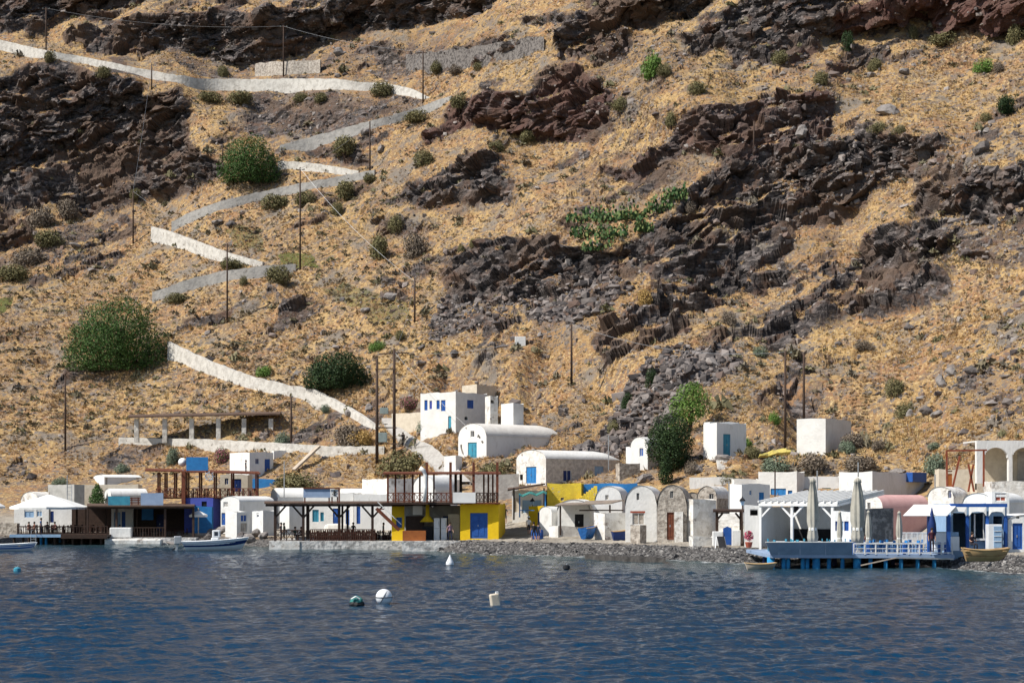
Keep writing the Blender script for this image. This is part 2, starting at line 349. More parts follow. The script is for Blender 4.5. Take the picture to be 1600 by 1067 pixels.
def normals(P):
    a = np.gradient(P, axis=0); b = np.gradient(P, axis=1); n = np.cross(a, b); n /= np.linalg.norm(n, axis=-1, keepdims=True) + 1e-9; return n
Nn = normals(P); Nn = np.stack([blur(blur(Nn[...,k], 3, 0), 3, 1) for k in range(3)], -1); Nn /= np.linalg.norm(Nn, axis=-1, keepdims=True)
x, y, z = P[...,0], P[...,1], P[...,2]
# strata dip: rocks are drawn out along a line rising to the right
u = x*.92 + z*.38; vv = -x*.38 + z*.92
rock = np.clip(RM*1.15, 0, 1); sel = rock > .04
disp = np.zeros((NC, NR))
jx = (fbm(x[sel]/2.5, y[sel]/2.5, z[sel]/2.5, 3, 71)-.5)*2.4; jz = (fbm(x[sel]/2.5, y[sel]/2.5, z[sel]/2.5, 3, 73)-.5)*2.0
us, vs, ys = u[sel]+jx, vv[sel]+jz, y[sel]
b1, e1 = blocks(us/7.5, ys/5.0, vs/3.2, 1); b2, e2 = blocks(us/2.6, ys/2.2, vs/1.25, 9)
b3 = fbm(us/1.3, ys/1.0, vs/.7, 4, 3); b4 = fbm(us/16, ys/12, vs/9, 3, 13)
st_ = np.linalg.norm(np.gradient(P, axis=1), axis=-1)[sel]; at_ = 1/(1+(st_/.75)**2)
bl = (b4-.5)*5.0 + (b1-.5)*2.2 + ((b2-.5)*1.5 + (b3-.5)*1.3)*(.3+.7*at_)
da_ = np.zeros((NC, NR)); da_[sel] = at_
disp[sel] = bl*rock[sel]*(.45+.55*np.clip(CMs[sel]*1.3, 0, 1))
disp = disp*(.25+.75*da_) + blur(disp, 2, 0)*(.75-.75*da_)
gl = (fbm(x/3.5, y/3.5, z/3.5, 4, 61)-.5)*1.3 + (fbm(x/.9, y/.9, z/.9, 2, 63)-.5)*.35
disp += gl*(1-rock)*np.clip((EE-35)/25, 0, 1) + (fbm(x/.7, y/.7, z/.7, 2, 67)-.5)*.2*np.clip((EE+2)/3, 0, 1)
disp = disp*(1-.85*NEAR)
P = P + Nn*disp[...,None]
N3 = normals(P); ledge = np.clip((blur(blur(N3[...,2], 1, 0), 1, 1)-.52)/.16, 0, 1)*np.clip((fbm(x/5, y/5, z/5, 3, 81)-.38)/.08, 0, 1)
rock = rock*(1-.85*ledge*np.clip(CMs*2+.35, 0, 1))
def hit(px, py):
    i = (px-PX0)/STEP; i0 = int(np.clip(i, 0, NC-2)); f = i-i0
    r = []
    for c in (i0, i0+1):
        k = np.interp(-py, -PY[c], np.arange(NR)); k0 = int(min(k, NR-2)); r.append(P[c,k0]*(1-(k-k0)) + P[c,k0+1]*(k-k0))
    q = r[0]*(1-f) + r[1]*f; d = D2[i0, int(np.clip(np.interp(-py, -PY[i0], np.arange(NR)), 0, NR-1))]
    return Vector(q)
def gnd(xx, yy):
    c = int(np.clip((800 + F*xx/yy - PX0)/STEP, 0, NC-1)); o = np.argsort(P[c,:,1], kind='stable'); return float(np.interp(yy, P[c,o,1], P[c,o,2]))
# level pads cut into the slope where the houses stand
def cut_pad(xc, yb, yaw, xl, xr, extra=1.0, dep=None):
    d = hit(xc, yb).y; a = R(yaw); C = W(xc, yb, d); uL, uR = (-math.cos(a), math.sin(a)), (math.sin(a), math.cos(a))
    def rs(u, px): k = (px-800)/F; return (k*C.y-C.x)/(u[0]-k*u[1])
    wL = rs(uL, xl); wR = dep or rs(uR, xr); rx, ry = P[...,0]-C.x, P[...,1]-C.y
    det_ = uL[0]*uR[1]-uL[1]*uR[0]; p = (rx*uR[1]-ry*uR[0])/det_; q = (uL[0]*ry-uL[1]*rx)/det_
    dist = np.maximum(np.maximum(-p, p-wL), np.maximum(-q, q-wR)); ex_ = np.maximum(0, dist-extra); lim = C.z - .05 + ex_*.95 + ex_**2*.05 + gl*.6
    cut_ = np.where((dist < 30) & (EE > 25), np.clip(P[...,2]-lim, 0, 3.6), 0); P[...,2] -= blur(blur(cut_, 3, 0), 2, 1)
for pd in ((712,673,38,657,761),(802,658,40,783,818),(760,716,50,716,884),(853,756,50,807,968),(1012,732,38,985,1034),(1120,716,58,1099,1166),(1290,708,32,1245,1330)): cut_pad(*pd, extra=1.6)
cut_pad(438,688,3,200,0,.3,dep=5.0)
PV = P.reshape(-1, 3)
idx = np.arange(NC*NR).reshape(NC, NR)
Fq = np.stack([idx[:-1,:-1], idx[1:,:-1], idx[1:,1:], idx[:-1,1:]], -1).reshape(-1, 4)
peb = np.clip(1-(EE-5.2)/1.2, 0, 1)*np.clip((PXg-640)/40, 0, 1) + np.clip(1-(EE-3)/2, 0, 1)*np.clip((680-PXg)/40, 0, 1)
PV = P.reshape(-1, 3)
def terrain_mat():
    m = bpy.data.materials.new('hillside_ground'); m.use_nodes = True; t = m.node_tree; N = t.nodes; L = t.links.new; b = N['Principled BSDF']
    b.inputs['Roughness'].default_value = .95; b.inputs['Specular IOR Level'].default_value = .12
    g = N.new('ShaderNodeNewGeometry')
    def noise(sc, det=6, ro=.6, st=None):
        n = N.new('ShaderNodeTexNoise'); n.inputs['Scale'].default_value = sc; n.inputs['Detail'].default_value = det; n.inputs['Roughness'].default_value = ro
        if st:
            mp = N.new('ShaderNodeMapping'); mp.inputs['Rotation'].default_value = (0, R(-22), 0); mp.inputs['Scale'].default_value = st
            L(g.outputs['Position'], mp.inputs['Vector']); L(mp.outputs[0], n.inputs['Vector'])
        else: L(g.outputs['Position'], n.inputs['Vector'])
        return n.outputs[0]
    def rng(v, a, bb, c=0, d=1):
        r = N.new('ShaderNodeMapRange'); r.inputs[1].default_value = a; r.inputs[2].default_value = bb; r.inputs[3].default_value = c; r.inputs[4].default_value = d; L(v, r.inputs[0]); return r.outputs[0]
    def mix(f, a, c):
        x = N.new('ShaderNodeMix'); x.data_type = 'RGBA'; L(f, x.inputs[0])
        for k, q in ((6, a), (7, c)):
            if isinstance(q, tuple): x.inputs[k].default_value = (*q, 1)
            else: L(q, x.inputs[k])
        return x.outputs[2]
    def attr(n): a = N.new('ShaderNodeAttribute'); a.attribute_name = n; return a.outputs['Fac']
    def add(a, c, op='ADD'):
        x = N.new('ShaderNodeMath'); x.operation = op; L(a, x.inputs[0])
        if isinstance(c, float): x.inputs[1].default_value = c
        else: L(c, x.inputs[1])
        return x.outputs[0]
    nb, nm, nf, nff = noise(.055, 4), noise(.42, 5), noise(2.2, 5, .7), noise(7, 3, .7)
    gr = mix(rng(nb, .40, .58), (.47,.31,.135), (.35,.215,.10))
    nl = noise(.13, 5, .65)
    gr = mix(rng(nl, .50, .60), gr, (.33,.18,.09))
    gr = mix(rng(nm, .50, .58), gr, (.23,.158,.108))
    gr = mix(rng(nf, .53, .61), gr, (.57,.42,.215))
    gr = mix(rng(nf, .45, .36), gr, (.21,.155,.11))
    gr = mix(rng(nff, .60, .70), gr, (.14,.112,.088))
    n11 = noise(1.0, 4, .75)
    gr = mix(rng(n11, .54, .60), gr, (.19,.162,.145))
    gr = mix(rng(nl, .45, .36), gr, (.23,.195,.16))
    gr = mix(rng(add(attr('green'), nf, 'MULTIPLY'), .22, .40), gr, (.12,.125,.04))
    ro = mix(rng(noise(.9, 6, .7, (1,1,2.6)), .42, .62), (.040,.036,.036), (.13,.112,.105))
    ro = mix(rng(noise(.5, 5, .7, (1,1,3)), .53, .62), ro, (.25,.215,.20))
    ro = mix(rng(noise(.09, 3), .47, .60), ro, (.135,.095,.072)); ro = mix(rng(nm, .52, .66), ro, (.15,.095,.07))
    ro = mix(rng(add(attr('red'), noise(.35, 4), 'MULTIPLY'), .08, .42), ro, (.125,.066,.054))
    rk = rng(add(attr('rock'), rng(nf, .3, .7, -.28, .28)), .38, .56)
    c = mix(rk, gr, ro)
    pb = mix(rng(noise(3.2, 6, .8), .42, .6), (.045,.043,.045), (.22,.205,.19))
    sh = mix(rng(nm, .4, .6), (.42,.38,.32), (.33,.29,.24))
    c = mix(attr('shore'), c, sh); c = mix(attr('pebble'), c, pb)
    L(c, b.inputs['Base Color'])
    bp = N.new('ShaderNodeBump'); bp.inputs['Distance'].default_value = .35; bp.inputs['Strength'].default_value = .9
    L(add(nf, add(nff, .5, 'MULTIPLY')), bp.inputs['Height']); L(bp.outputs[0], b.inputs['Normal'])
    return m
shore = np.clip(1-(EE-22)/8, 0, 1)*np.clip((EE-4)/1.5, 0, 1)
hill = struct(np_mesh('hillside', PV, Fq, terrain_mat(), 4, False, dict(rock=rock, red=RD, green=GM, pebble=np.clip(peb,0,1), shore=shore)))
# seabed continues as part of the hillside sheet; the water
def water():
    pxs = np.arange(-330, 1931, 3.0); pys = np.concatenate([np.linspace(1500, 1090, 60)[:-1], np.linspace(1090, 846, 430), np.linspace(845.5, 812, 16)])
    A, B = np.meshgrid(pxs, pys, indexing='ij'); d = F*CH/(B-YH); xx = (A-800)*d/F
    r = np.random.default_rng(3); h = np.zeros(xx.shape); sx = np.zeros(xx.shape); sy = np.zeros(xx.shape)
    for k in range(34):
        lam = .5*1.092**k; th = R(-70) + r.normal()*.75; kx, ky = math.cos(th)*2*math.pi/lam, math.sin(th)*2*math.pi/lam
        amp = .0085*lam**.45; fade = np.clip((lam*F/d*.5 - 2)/4, 0, 1)*(.55+.9*vnoise(xx/9, d/14, xx*0, 90+k % 5))
        ph = kx*xx + ky*d + r.uniform(0, 6.3); amp = min(amp, .011)
        h += amp*fade*np.sin(ph); sx -= amp*fade*math.cos(th)*np.cos(ph)*.8; sy -= amp*fade*math.sin(th)*np.cos(ph)*.8
    V = np.stack([xx+sx, d+sy, h], -1).reshape(-1, 3); n, mm = xx.shape; i = np.arange(n*mm).reshape(n, mm)
    Fc = np.stack([i[:-1,:-1], i[1:,:-1], i[1:,1:], i[:-1,1:]], -1).reshape(-1, 4)
    m = bpy.data.materials.new('sea_water'); m.use_nodes = True; t = m.node_tree; N = t.nodes; L = t.links.new; b = N['Principled BSDF']
    b.inputs['Roughness'].default_value = .10; b.inputs['IOR'].default_value = 1.33; b.inputs['Specular IOR Level'].default_value = .17
    g = N.new('ShaderNodeNewGeometry'); at = N.new('ShaderNodeAttribute'); at.attribute_name = 'shallow'
    mx = N.new('ShaderNodeMix'); mx.data_type = 'RGBA'; L(at.outputs['Fac'], mx.inputs[0]); mx.inputs[6].default_value = (.003,.031,.070,1); mx.inputs[7].default_value = (.035,.065,.068,1)
    ef = N.new('ShaderNodeAttribute'); ef.attribute_name = 'wash'; fn = N.new('ShaderNodeTexNoise'); fn.inputs['Scale'].default_value = 1.4; fn.inputs['Detail'].default_value = 6; L(g.outputs['Position'], fn.inputs['Vector'])
    fm = N.new('ShaderNodeMath'); fm.operation = 'MULTIPLY'; L(ef.outputs['Fac'], fm.inputs[0]); L(fn.outputs[0], fm.inputs[1]); fr_ = N.new('ShaderNodeMapRange'); fr_.inputs[1].default_value = .36; fr_.inputs[2].default_value = .55; L(fm.outputs[0], fr_.inputs[0])
    fx = N.new('ShaderNodeMix'); fx.data_type = 'RGBA'; L(fr_.outputs[0], fx.inputs[0]); L(mx.outputs[2], fx.inputs[6]); fx.inputs[7].default_value = (.7,.72,.72,1); L(fx.outputs[2], b.inputs['Base Color'])
    hsum = None
    for sc, w, st in ((1.8, .11, (1,.55,1)), (5.0, .06, (1,.6,1)), (13, .026, (1,.7,1))):
        mp = N.new('ShaderNodeMapping'); mp.inputs['Scale'].default_value = st; L(g.outputs['Position'], mp.inputs['Vector'])
        n = N.new('ShaderNodeTexNoise'); n.inputs['Scale'].default_value = sc; n.inputs['Detail'].default_value = 3; L(mp.outputs[0], n.inputs['Vector'])
        q = N.new('ShaderNodeMath'); q.operation = 'MULTIPLY'; q.inputs[1].default_value = w; L(n.outputs[0], q.inputs[0])
        if hsum is None: hsum = q.outputs[0]
        else:
            a = N.new('ShaderNodeMath'); a.operation = 'ADD'; L(hsum, a.inputs[0]); L(q.outputs[0], a.inputs[1]); hsum = a.outputs[0]
    bp = N.new('ShaderNodeBump'); bp.inputs['Distance'].default_value = 1.0; bp.inputs['Strength'].default_value = 1; L(hsum, bp.inputs['Height']); L(bp.outputs[0], b.inputs['Normal'])
    sh = np.clip(1 - (d_water(A) - d)/34, 0, 1)**1.5
    return struct(np_mesh('sea', V, Fc, m, 4, True, dict(shallow=sh, wash=np.clip(1.15-np.abs(d_water(A)-.6-d)/1.3, 0, 1)*(A > 690))))
sea = water()
# ------------------------------------------------------------------ loose cover: tufts, stones, low scrub (nobody could count them)
def tint_mat(name, cols, rough=.9, trans=0):
    m = bpy.data.materials.new(name); m.use_nodes = True; t = m.node_tree; N = t.nodes; L = t.links.new; b = N['Principled BSDF']
    b.inputs['Roughness'].default_value = rough; b.inputs['Specular IOR Level'].default_value = .15
    a = N.new('ShaderNodeAttribute'); a.attribute_name = 'tint'; r = N.new('ShaderNodeValToRGB'); L(a.outputs['Fac'], r.inputs[0])
    e = r.color_ramp.elements
    while len(e) < len(cols): e.new(.5)
    for i, c in enumerate(cols): e[i].position = i/(len(cols)-1); e[i].color = (*c, 1)
    L(r.outputs[0], b.inputs['Base Color']); return m
def pick(n, weight):
    w = (np.maximum(weight, 0)*(PXg > -120)*(PXg < 1720)*(PY > -60)).ravel(); w = w/w.sum(); return RNG.choice(w.size, n, p=w)
def scatter(name, tv, tf, ids, size, m, label_cols, squash=None, sink=0.0, tint=None):
    n = len(ids); nv = len(tv); tv = np.asarray(tv, float)
    th = RNG.uniform(0, 6.283, n); c, s = np.cos(th), np.sin(th); sz = size if np.ndim(size) else np.full(n, size)
    q = tv[None]*np.ones((n,1,1)); q = q*(1 + .35*RNG.normal(size=(n,1,3)).clip(-1.2,1.2)*(squash if squash is not None else 1))
    X_ = q[...,0]*c[:,None] - q[...,1]*s[:,None]; Y_ = q[...,0]*s[:,None] + q[...,1]*c[:,None]
    q = np.stack([X_, Y_, q[...,2]], -1)*sz[:,None,None] + PV[ids][:,None,:]; q[...,2] -= (sink*sz)[:,None]
    f = (np.asarray(tf)[None] + (np.arange(n)*nv)[:,None,None]).reshape(-1, 3)
    ti = np.repeat(tint if tint is not None else RNG.uniform(0, 1, n), nv)
    return struct(np_mesh(name, q.reshape(-1,3), f, m, 3, False, dict(tint=ti)), 'stuff')
hm = np.clip((EE-40)/10, 0, 1)
# dry grass: fans of thin blades
tv, tf = [], []
for k in range(6):
    a = k*1.05 + .3; r0 = .10; lean = .28 + .12*(k % 3); hgt = .55 + .25*((k*7) % 3)/2
    tv += [(math.cos(a)*r0 - math.sin(a)*.13, math.sin(a)*r0 + math.cos(a)*.13, 0), (math.cos(a)*r0 + math.sin(a)*.13, math.sin(a)*r0 - math.cos(a)*.13, 0), (math.cos(a)*(r0+lean), math.sin(a)*(r0+lean), hgt)]
    tf.append((3*k, 3*k+1, 3*k+2))
GRm = tint_mat('dry_grass_blades', [(.60,.455,.235), (.53,.36,.165), (.42,.265,.125), (.30,.195,.115), (.24,.20,.12)])
dens = (1-rock)**2*hm*(.12+np.clip(fbm(PXg/28, PY/20, PXg*0, 4, 101)-.36, 0, 1)*3)
ids = pick(52000, dens)
scatter('dry_grass', tv, tf, ids, RNG.uniform(.20, .55, len(ids)), GRm, None, tint=np.clip(fbm(PV[ids,0]/14, PV[ids,1]/14, PV[ids,2]/14, 3, 103)*2.2-.65+RNG.normal(0,.16,len(ids)), 0, 1))
# loose stones
ph = (1+5**.5)/2; ico = np.array([(-1,ph,0),(1,ph,0),(-1,-ph,0),(1,-ph,0),(0,-1,ph),(0,1,ph),(0,-1,-ph),(0,1,-ph),(ph,0,-1),(ph,0,1),(-ph,0,-1),(-ph,0,1)])/1.9
icof = [(0,11,5),(0,5,1),(0,1,7),(0,7,10),(0,10,11),(1,5,9),(5,11,4),(11,10,2),(10,7,6),(7,1,8),(3,9,4),(3,4,2),(3,2,6),(3,6,8),(3,8,9),(4,9,5),(2,4,11),(6,2,10),(8,6,7),(9,8,1)]
icor = ico*(1+.35*np.random.default_rng(5).normal(size=(12,1)).clip(-1,1))*np.array([1,.8,.6])
STm = tint_mat('loose_stones', [(.07,.06,.058), (.12,.10,.095), (.19,.165,.15), (.30,.27,.25), (.15,.10,.08)], .8)
band = np.zeros((NC, NR))
for poly, s_ in RK[:14]: band = np.maximum(band, inpoly(QX, QY, poly)*s_)
ids = pick(17000, hm*(.16 + 1.5*band + .5*np.clip(rock*(1-CMs), 0, 1)*(ledge*.6+.4)))
sz = np.clip(.16*np.exp(RNG.normal(0, .62, len(ids))), .07, .85)
scatter('loose_stones', icor, icof, ids, sz, STm, None, sink=.15)
# shore pebbles
pebw = np.clip(peb, 0, 1)*(EE > -.5)*(EE < 7)
ids = pick(14000, pebw*(PXg > 660) + .25*(EE > -.3)*(EE < 4)*(PXg < 430))
scatter('shore_pebbles', icor, icof, ids, np.clip(.075*np.exp(RNG.normal(0,.45,len(ids))), .04, .32), tint_mat('sea_worn_pebbles', [(.03,.03,.032),(.055,.053,.053),(.10,.095,.092),(.30,.285,.27),(.04,.038,.036)], .6), None, sink=.1)
# low dry scrub, dark cushions of twigs
rr = np.random.default_rng(8); tv, tf = [], []
for k in range(16):
    v = rr.normal(size=3); v /= np.linalg.norm(v); v[2] = abs(v[2]); c0 = v*np.array([.55,.55,.5]); a = rr.normal(size=3)*.30; b_ = rr.normal(size=3)*.30
    k0 = len(tv); tv += [tuple(c0-a*.6), tuple(c0+a*.6), tuple(c0+b_)]; tf.append((k0, k0+1, k0+2))
SBm = tint_mat('dry_scrub_twigs', [(.20,.155,.10), (.24,.19,.12), (.17,.14,.10), (.20,.185,.10), (.14,.115,.075)])
leftslope = inpoly(PXg, PY, [(-200,480),(200,380),(420,260),(640,300),(700,520),(560,640),(300,680),(0,700),(-200,720)])
ids = pick(4600, (1-rock)*hm*(.22 + 1.0*leftslope)*(.3+fbm(PXg/25, PY/20, PXg*0, 3, 131)))
scatter('dry_scrub', tv, tf, ids, np.clip(.42*np.exp(RNG.normal(0,.35,len(ids))), .2, 1.1), SBm, None)

ids = pick(750, (1-rock*.6)*hm*np.clip(fbm(PXg/60, PY/45, PXg*0, 3, 141)-.42, 0, 1))
tv2 = []; tf2 = []; rr = np.random.default_rng(18)
for k in range(40):
    v = rr.normal(size=3); v /= np.linalg.norm(v); v[2] = abs(v[2]); c0 = v*np.array([.6,.6,.5])*rr.uniform(.7,1); a = rr.normal(size=3)*.22; b_ = rr.normal(size=3)*.22; k0 = len(tv2); tv2 += [tuple(c0-a*.6), tuple(c0+a*.6), tuple(c0+b_)]; tf2.append((k0,k0+1,k0+2))
scatter('scrub_cushions', tv2, tf2, ids, np.clip(.8*np.exp(RNG.normal(0,.35,len(ids))), .4, 1.7), tint_mat('scrub_cushion_twigs', [(.16,.13,.09),(.20,.18,.10),(.17,.145,.12),(.22,.20,.12),(.13,.12,.06)]), None)

ids = pick(2300, hm*np.clip(band-.64, 0, 1)*(1-CMs)); sz = np.clip(.42*np.exp(RNG.normal(0,.4,len(ids))), .22, 1.0)
scatter('scree_blocks', icor, icof, ids, sz, tint_mat('scree_rock', [(.06,.053,.052),(.10,.088,.085),(.16,.14,.13),(.24,.21,.195),(.12,.085,.07)], .8), None, sink=.1)
M['greyparapet'] = mat('shaded_grey_parapet', (.36,.345,.32), (.26,.25,.235), scale=1.1, lo=.45, hi=.62, bump=.08, bscale=2.5, c3=(.16,.145,.13), scale3=1.0, lo3=.6, hi3=.7)  # darker copy of the lime-washed parapet: shade on these legs put into the colour
# ------------------------------------------------------------------ zigzag path: parapet walls and paving
def polyline(pts, step=6):
    out = []
    for (x0, y0, *r0), (x1, y1, *r1) in zip(pts[:-1], pts[1:]):
        n = max(1, int(math.hypot(x1-x0, y1-y0)/step))
        for k in range(n): t = k/n; out.append((x0+(x1-x0)*t, y0+(y1-y0)*t, r0[0]+(r1[0]-r0[0])*t))
    out.append(pts[-1]); return out
def smooth(a, n=3):
    a = np.asarray(a, float); p = np.pad(a, [(n,n)]+[(0,0)]*(a.ndim-1), mode='edge'); return np.mean([p[i:i+len(a)] for i in range(2*n+1)], 0)
def path_leg(pts, label, width=3.2, thick=.55, ext=1.6, grey=False):
    q = polyline(pts); B = smooth([hit(a, b) for a, b, h in q], 4); d = B[:,1]
    B[:,0] = [(a-800)*dd_/F for (a, b, h), dd_ in zip(q, d)]; B[:,2] = [Z(b, dd_) for (a, b, h), dd_ in zip(q, d)]
    H = smooth([h*.86*dd_/F for (a, b, h), dd_ in zip(q, d)], 2)
    T = np.gradient(B[:,:2], axis=0); T = smooth(T, 4); T /= np.linalg.norm(T, axis=1, keepdims=True); Nv = np.stack([-T[:,1], T[:,0]], 1)
    Nv *= np.sign(Nv[:,1:2]+1e-6)                       # uphill side
    root = thing('path_wall', label, 'wall', tuple(B[len(B)//2]), 'walls of the zigzag path')
    mb = MB(); n = len(B); jit = RNG.normal(0, .05, n)
    for i in range(n):
        x_, y_, z_ = B[i]; nx, ny = Nv[i]
        b_ = .12
        mb.v += [(x_-nx*b_, y_-ny*b_, z_-ext), (x_, y_, z_+H[i]+jit[i]), (x_+nx*thick, y_+ny*thick, z_+H[i]+jit[i]), (x_+nx*(thick+.1), y_+ny*(thick+.1), z_-ext)]
    for i in range(n-1):
        for a, c in ((0,1),(1,2),(2,3)): mb.f.append((4*i+a, 4*(i+1)+a, 4*(i+1)+c, 4*i+c))
    mb.f += [(0,1,2,3), tuple(4*(n-1)+k for k in (3,2,1,0))]
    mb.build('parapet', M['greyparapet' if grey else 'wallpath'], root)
    mb = MB()
    for i in range(n):
        x_, y_, z_ = B[i]; nx, ny = Nv[i]; zt = z_+H[i]-.75
        mb.v += [(x_+nx*(thick+.05), y_+ny*(thick+.05), zt), (x_+nx*(thick+width), y_+ny*(thick+width), zt+.05), (x_+nx*(thick+width), y_+ny*(thick+width), zt-1)]
    for i in range(n-1):
        for a, c in ((0,1),(1,2)): mb.f.append((3*i+a, 3*(i+1)+a, 3*(i+1)+c, 3*i+c))
    mb.build('paving', M['road'], root)
    return root
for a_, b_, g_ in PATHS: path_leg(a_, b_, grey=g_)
def ribbon(name, pts, m, lift=.4, kind=True):             # pts: left (px,py), right (px,py)
    pts = [tuple(p_+(q_-p_)*k/7 for p_, q_ in zip(u_, v_)) for u_, v_ in zip(pts[:-1], pts[1:]) for k in range(7)] + [pts[-1]]; mb = MB(); n = len(pts)
    for (a, b, c, d_) in pts:
        p, q = hit(a, b), hit(c, d_); zz = max(p.z, q.z)+lift; mb.v += [(p.x, p.y, zz), (q.x, q.y, zz), (q.x, q.y, zz-1.5), (p.x, p.y, zz-1.5)]
    for i in range(n-1):
        for a, c in ((0,1),(1,2),(3,0)): mb.f.append((4*i+a, 4*i+c, 4*i+4+c, 4*i+4+a))
    return struct(mb.build(name, m))
ribbon('village_path', [(700,760,735,757),(672,728,706,728),(645,706,678,706),(622,690,650,690),(606,674,626,674),(596,660,612,658)], M['road'])
# dry stone terrace walls high on the slope
def drywall(pts, label, m):
    q = polyline(pts, 8); root = thing('terrace_wall', label, 'wall', tuple(hit(*q[len(q)//2][:2])), 'old terrace walls'); mb = MB()
    for a, b, h in q:
        p = hit(a, b); p = W(a, b, p.y-.6); zz = h*p.y/F*(1+RNG.normal(0,.05)); mb.v += [(p.x, p.y, p.z-1), (p.x, p.y+.3, p.z+zz), (p.x, p.y+2.2, p.z+zz), (p.x, p.y+2.2, p.z-1)]
    for i in range(len(q)-1):
        for a, c in ((0,1),(1,2),(2,3)): mb.f.append((4*i+a, 4*i+4+a, 4*i+4+c, 4*i+c))
    n = len(q)-1; mb.f += [(0,1,2,3), (4*n+3,4*n+2,4*n+1,4*n)]
    mb.build('masonry', m, root)
drywall([(634,106,20),(680,108,28),(740,102,30),(800,88,26),(850,74,18)], 'dark dry stone terrace wall high above the path', mat('dry_stone', (.20,.18,.165), (.07,.062,.058), scale=2.2, lo=.45, hi=.58, bump=.15, bscale=2.5))
drywall([(398,118,18),(440,116,20),(500,112,20)], 'short grey stone wall beside a pole on the top path', M['stonewall'])
# long white retaining wall below the pillared terrace
def retaining(pts, label, m=None, thick=1.2):
    q = polyline(pts, 8); root = thing('retaining_wall', label, 'wall', tuple(hit(*q[len(q)//2][:2]))); mb = MB()
    ds = smooth([hit(a, b).y for a, b, h in q], 6)
    for (a, b, h), d in zip(q, ds):
        p = W(a, b, d); zz = h*d/F + RNG.normal(0, .03); mb.v += [(p.x, d-.15, p.z-4.5), (p.x, d+.1, p.z+zz), (p.x, d+thick, p.z+zz), (p.x, d+thick, p.z-4.5)]
    for i in range(len(q)-1):
        for a, c in ((0,1),(1,2),(2,3)): mb.f.append((4*i+a, 4*i+4+a, 4*i+4+c, 4*i+c))
    n = len(q)-1; mb.f += [(0,1,2,3), (4*n+3,4*n+2,4*n+1,4*n)]
    mb.build('masonry', m or M['wallpath'], root); return root
retaining([(185,695,12),(240,697,13),(320,700,14),(400,705,15),(470,710,16),(530,712,15),(600,712,15)], 'long whitewashed retaining wall in front of the pillared terrace', thick=2.5)
# ------------------------------------------------------------------ poles and wires
POLES = {}
def pole(px, pb, pt, label, r=.13, arm=True, m='pole'):
    b = hit(px, pb); d = b.y; b = W(px, pb, d); h = (pb-pt)*d/F
    root = thing('utility_pole', label, 'pole', tuple(b), 'wooden utility poles')
    MB().tube([b-Vector((0,0,1)), b+Vector((0,0,h*.5)), b+Vector((0,0,h))], [r*1.2, r*1.05, r*.85], 8).build('shaft', M[m], root, True)
    t = b+Vector((0,0,h-.35))
    if arm:
        MB().bar(t-Vector((.75,0,0)), t+Vector((.75,0,0)), .1, .12).build('crossarm', M[m], root)
        for s in (-.65, 0, .65): MB().lathe([(.05,0),(.08,.06),(.06,.14),(.02,.2)], tuple(t+Vector((s,0,.06))), 6).build('insulator', M['greymetal'], root)
    POLES[(px)] = t+Vector((0,0,.2)); return root
for px, pb, pt, lb, arm in [(72,84,12,'pole standing over the left end of the topmost path leg',1),(237,138,100,'short pole on the dark crag at upper left',0),(443,120,40,'pole beside the topmost path against dark cliffs',1),
    (661,160,80,'pole at the right end of the topmost path leg',1),(578,272,190,'pole at the bend right of the upper green bush',0),(208,380,298,'pole on the dry slope left of the hairpin',1),(469,424,262,'tall pole at the right end of the middle path leg',1),
    (355,506,380,'pole in front of the grey path leg above the largest bush',1),(648,502,438,'pole alone on the slope in the middle of the hill',0),(102,702,588,'pole on the lower left slope',0),(455,692,620,'pole behind the pillared terrace',0),
    (893,588,504,'pole on the dry slope above the old vaulted house',0),(1227,690,548,'tall pole beside the white block house, left of the pair',1),(1256,655,553,'pole behind the white block house, right of the pair',0),(348,250,225,'thin post beside the upper green bush',0),(1178,245,190,'thin post against the brown cliff',0)]:
    pole(px, pb, pt, lb, arm=arm)
# transformer on twin poles
tb = hit(590, 722); d = tb.y; root = thing('transformer_station', 'twin tarred poles carrying grey transformer boxes above the round bush', 'transformer', tuple(tb))
for px, pb, pt in ((589, 722, 560), (616, 702, 545)):
    MB().tube([W(px, pb+8, d), W(px, pt, d)], [.22, .17], 8).build('pole', M['pole'], root, True)
MB().bar(W(592,553,d), W(640,551,d), .12, .14).build('crossarm', M['pole'], root)
for py in (577, 668, 693): MB().bar(W(586,py,d-.25), W(620,py,d-.25), .1, .14).build('crossarm', M['pole'], root)
for (a, b, c, e) in ((594,637,607,647), (592,676,605,691)):
    o = MB().box(X(a,d), X(c,d), d-.55, d+.3, Z(e,d), Z(b,d)).build('transformer_box', M['greymetal'], root, bevel=.04)
    for k in (.25, .5, .75): MB().lathe([(.06,0),(.1,.1),(.05,.25)], (X(a,d)+(X(c,d)-X(a,d))*k, d-.1, Z(b,d)), 6).build('insulator', M['pole'], o)
MB().lathe([(.02,0),(.25,.05),(.3,.15)], (X(603,d), d-.7, Z(664,d)), 10).build('lamp_hood', M['metal'], root)
POLES['T'] = W(616, 550, d)
def wire(a, b, label, sag=1.2, m='metal'):
    p, q = POLES[a] if not isinstance(a, tuple) else W(*a), POLES[b] if not isinstance(b, tuple) else W(*b)
    pts = [p.lerp(q, t/14) - Vector((0,0,sag*4*(t/14)*(1-t/14))) for t in range(15)]
    tag(MB().tube(pts, .022, 4).build('overhead_wire', M[m], org=tuple(p)), label, 'wire', 'overhead wires')
wire('T', 648, 'wire from the transformer up to the pole in mid slope'); wire(648, 469, 'wire across the slope to the tall pole at the path')
wire(469, 578, 'wire up to the pole by the upper bush', .8); wire(578, 661, 'wire between the two poles by the upper path', .8); wire(355, 208, 'wire across the left slope', .8); wire(208, 237, 'wire up to the dark crag', .8)
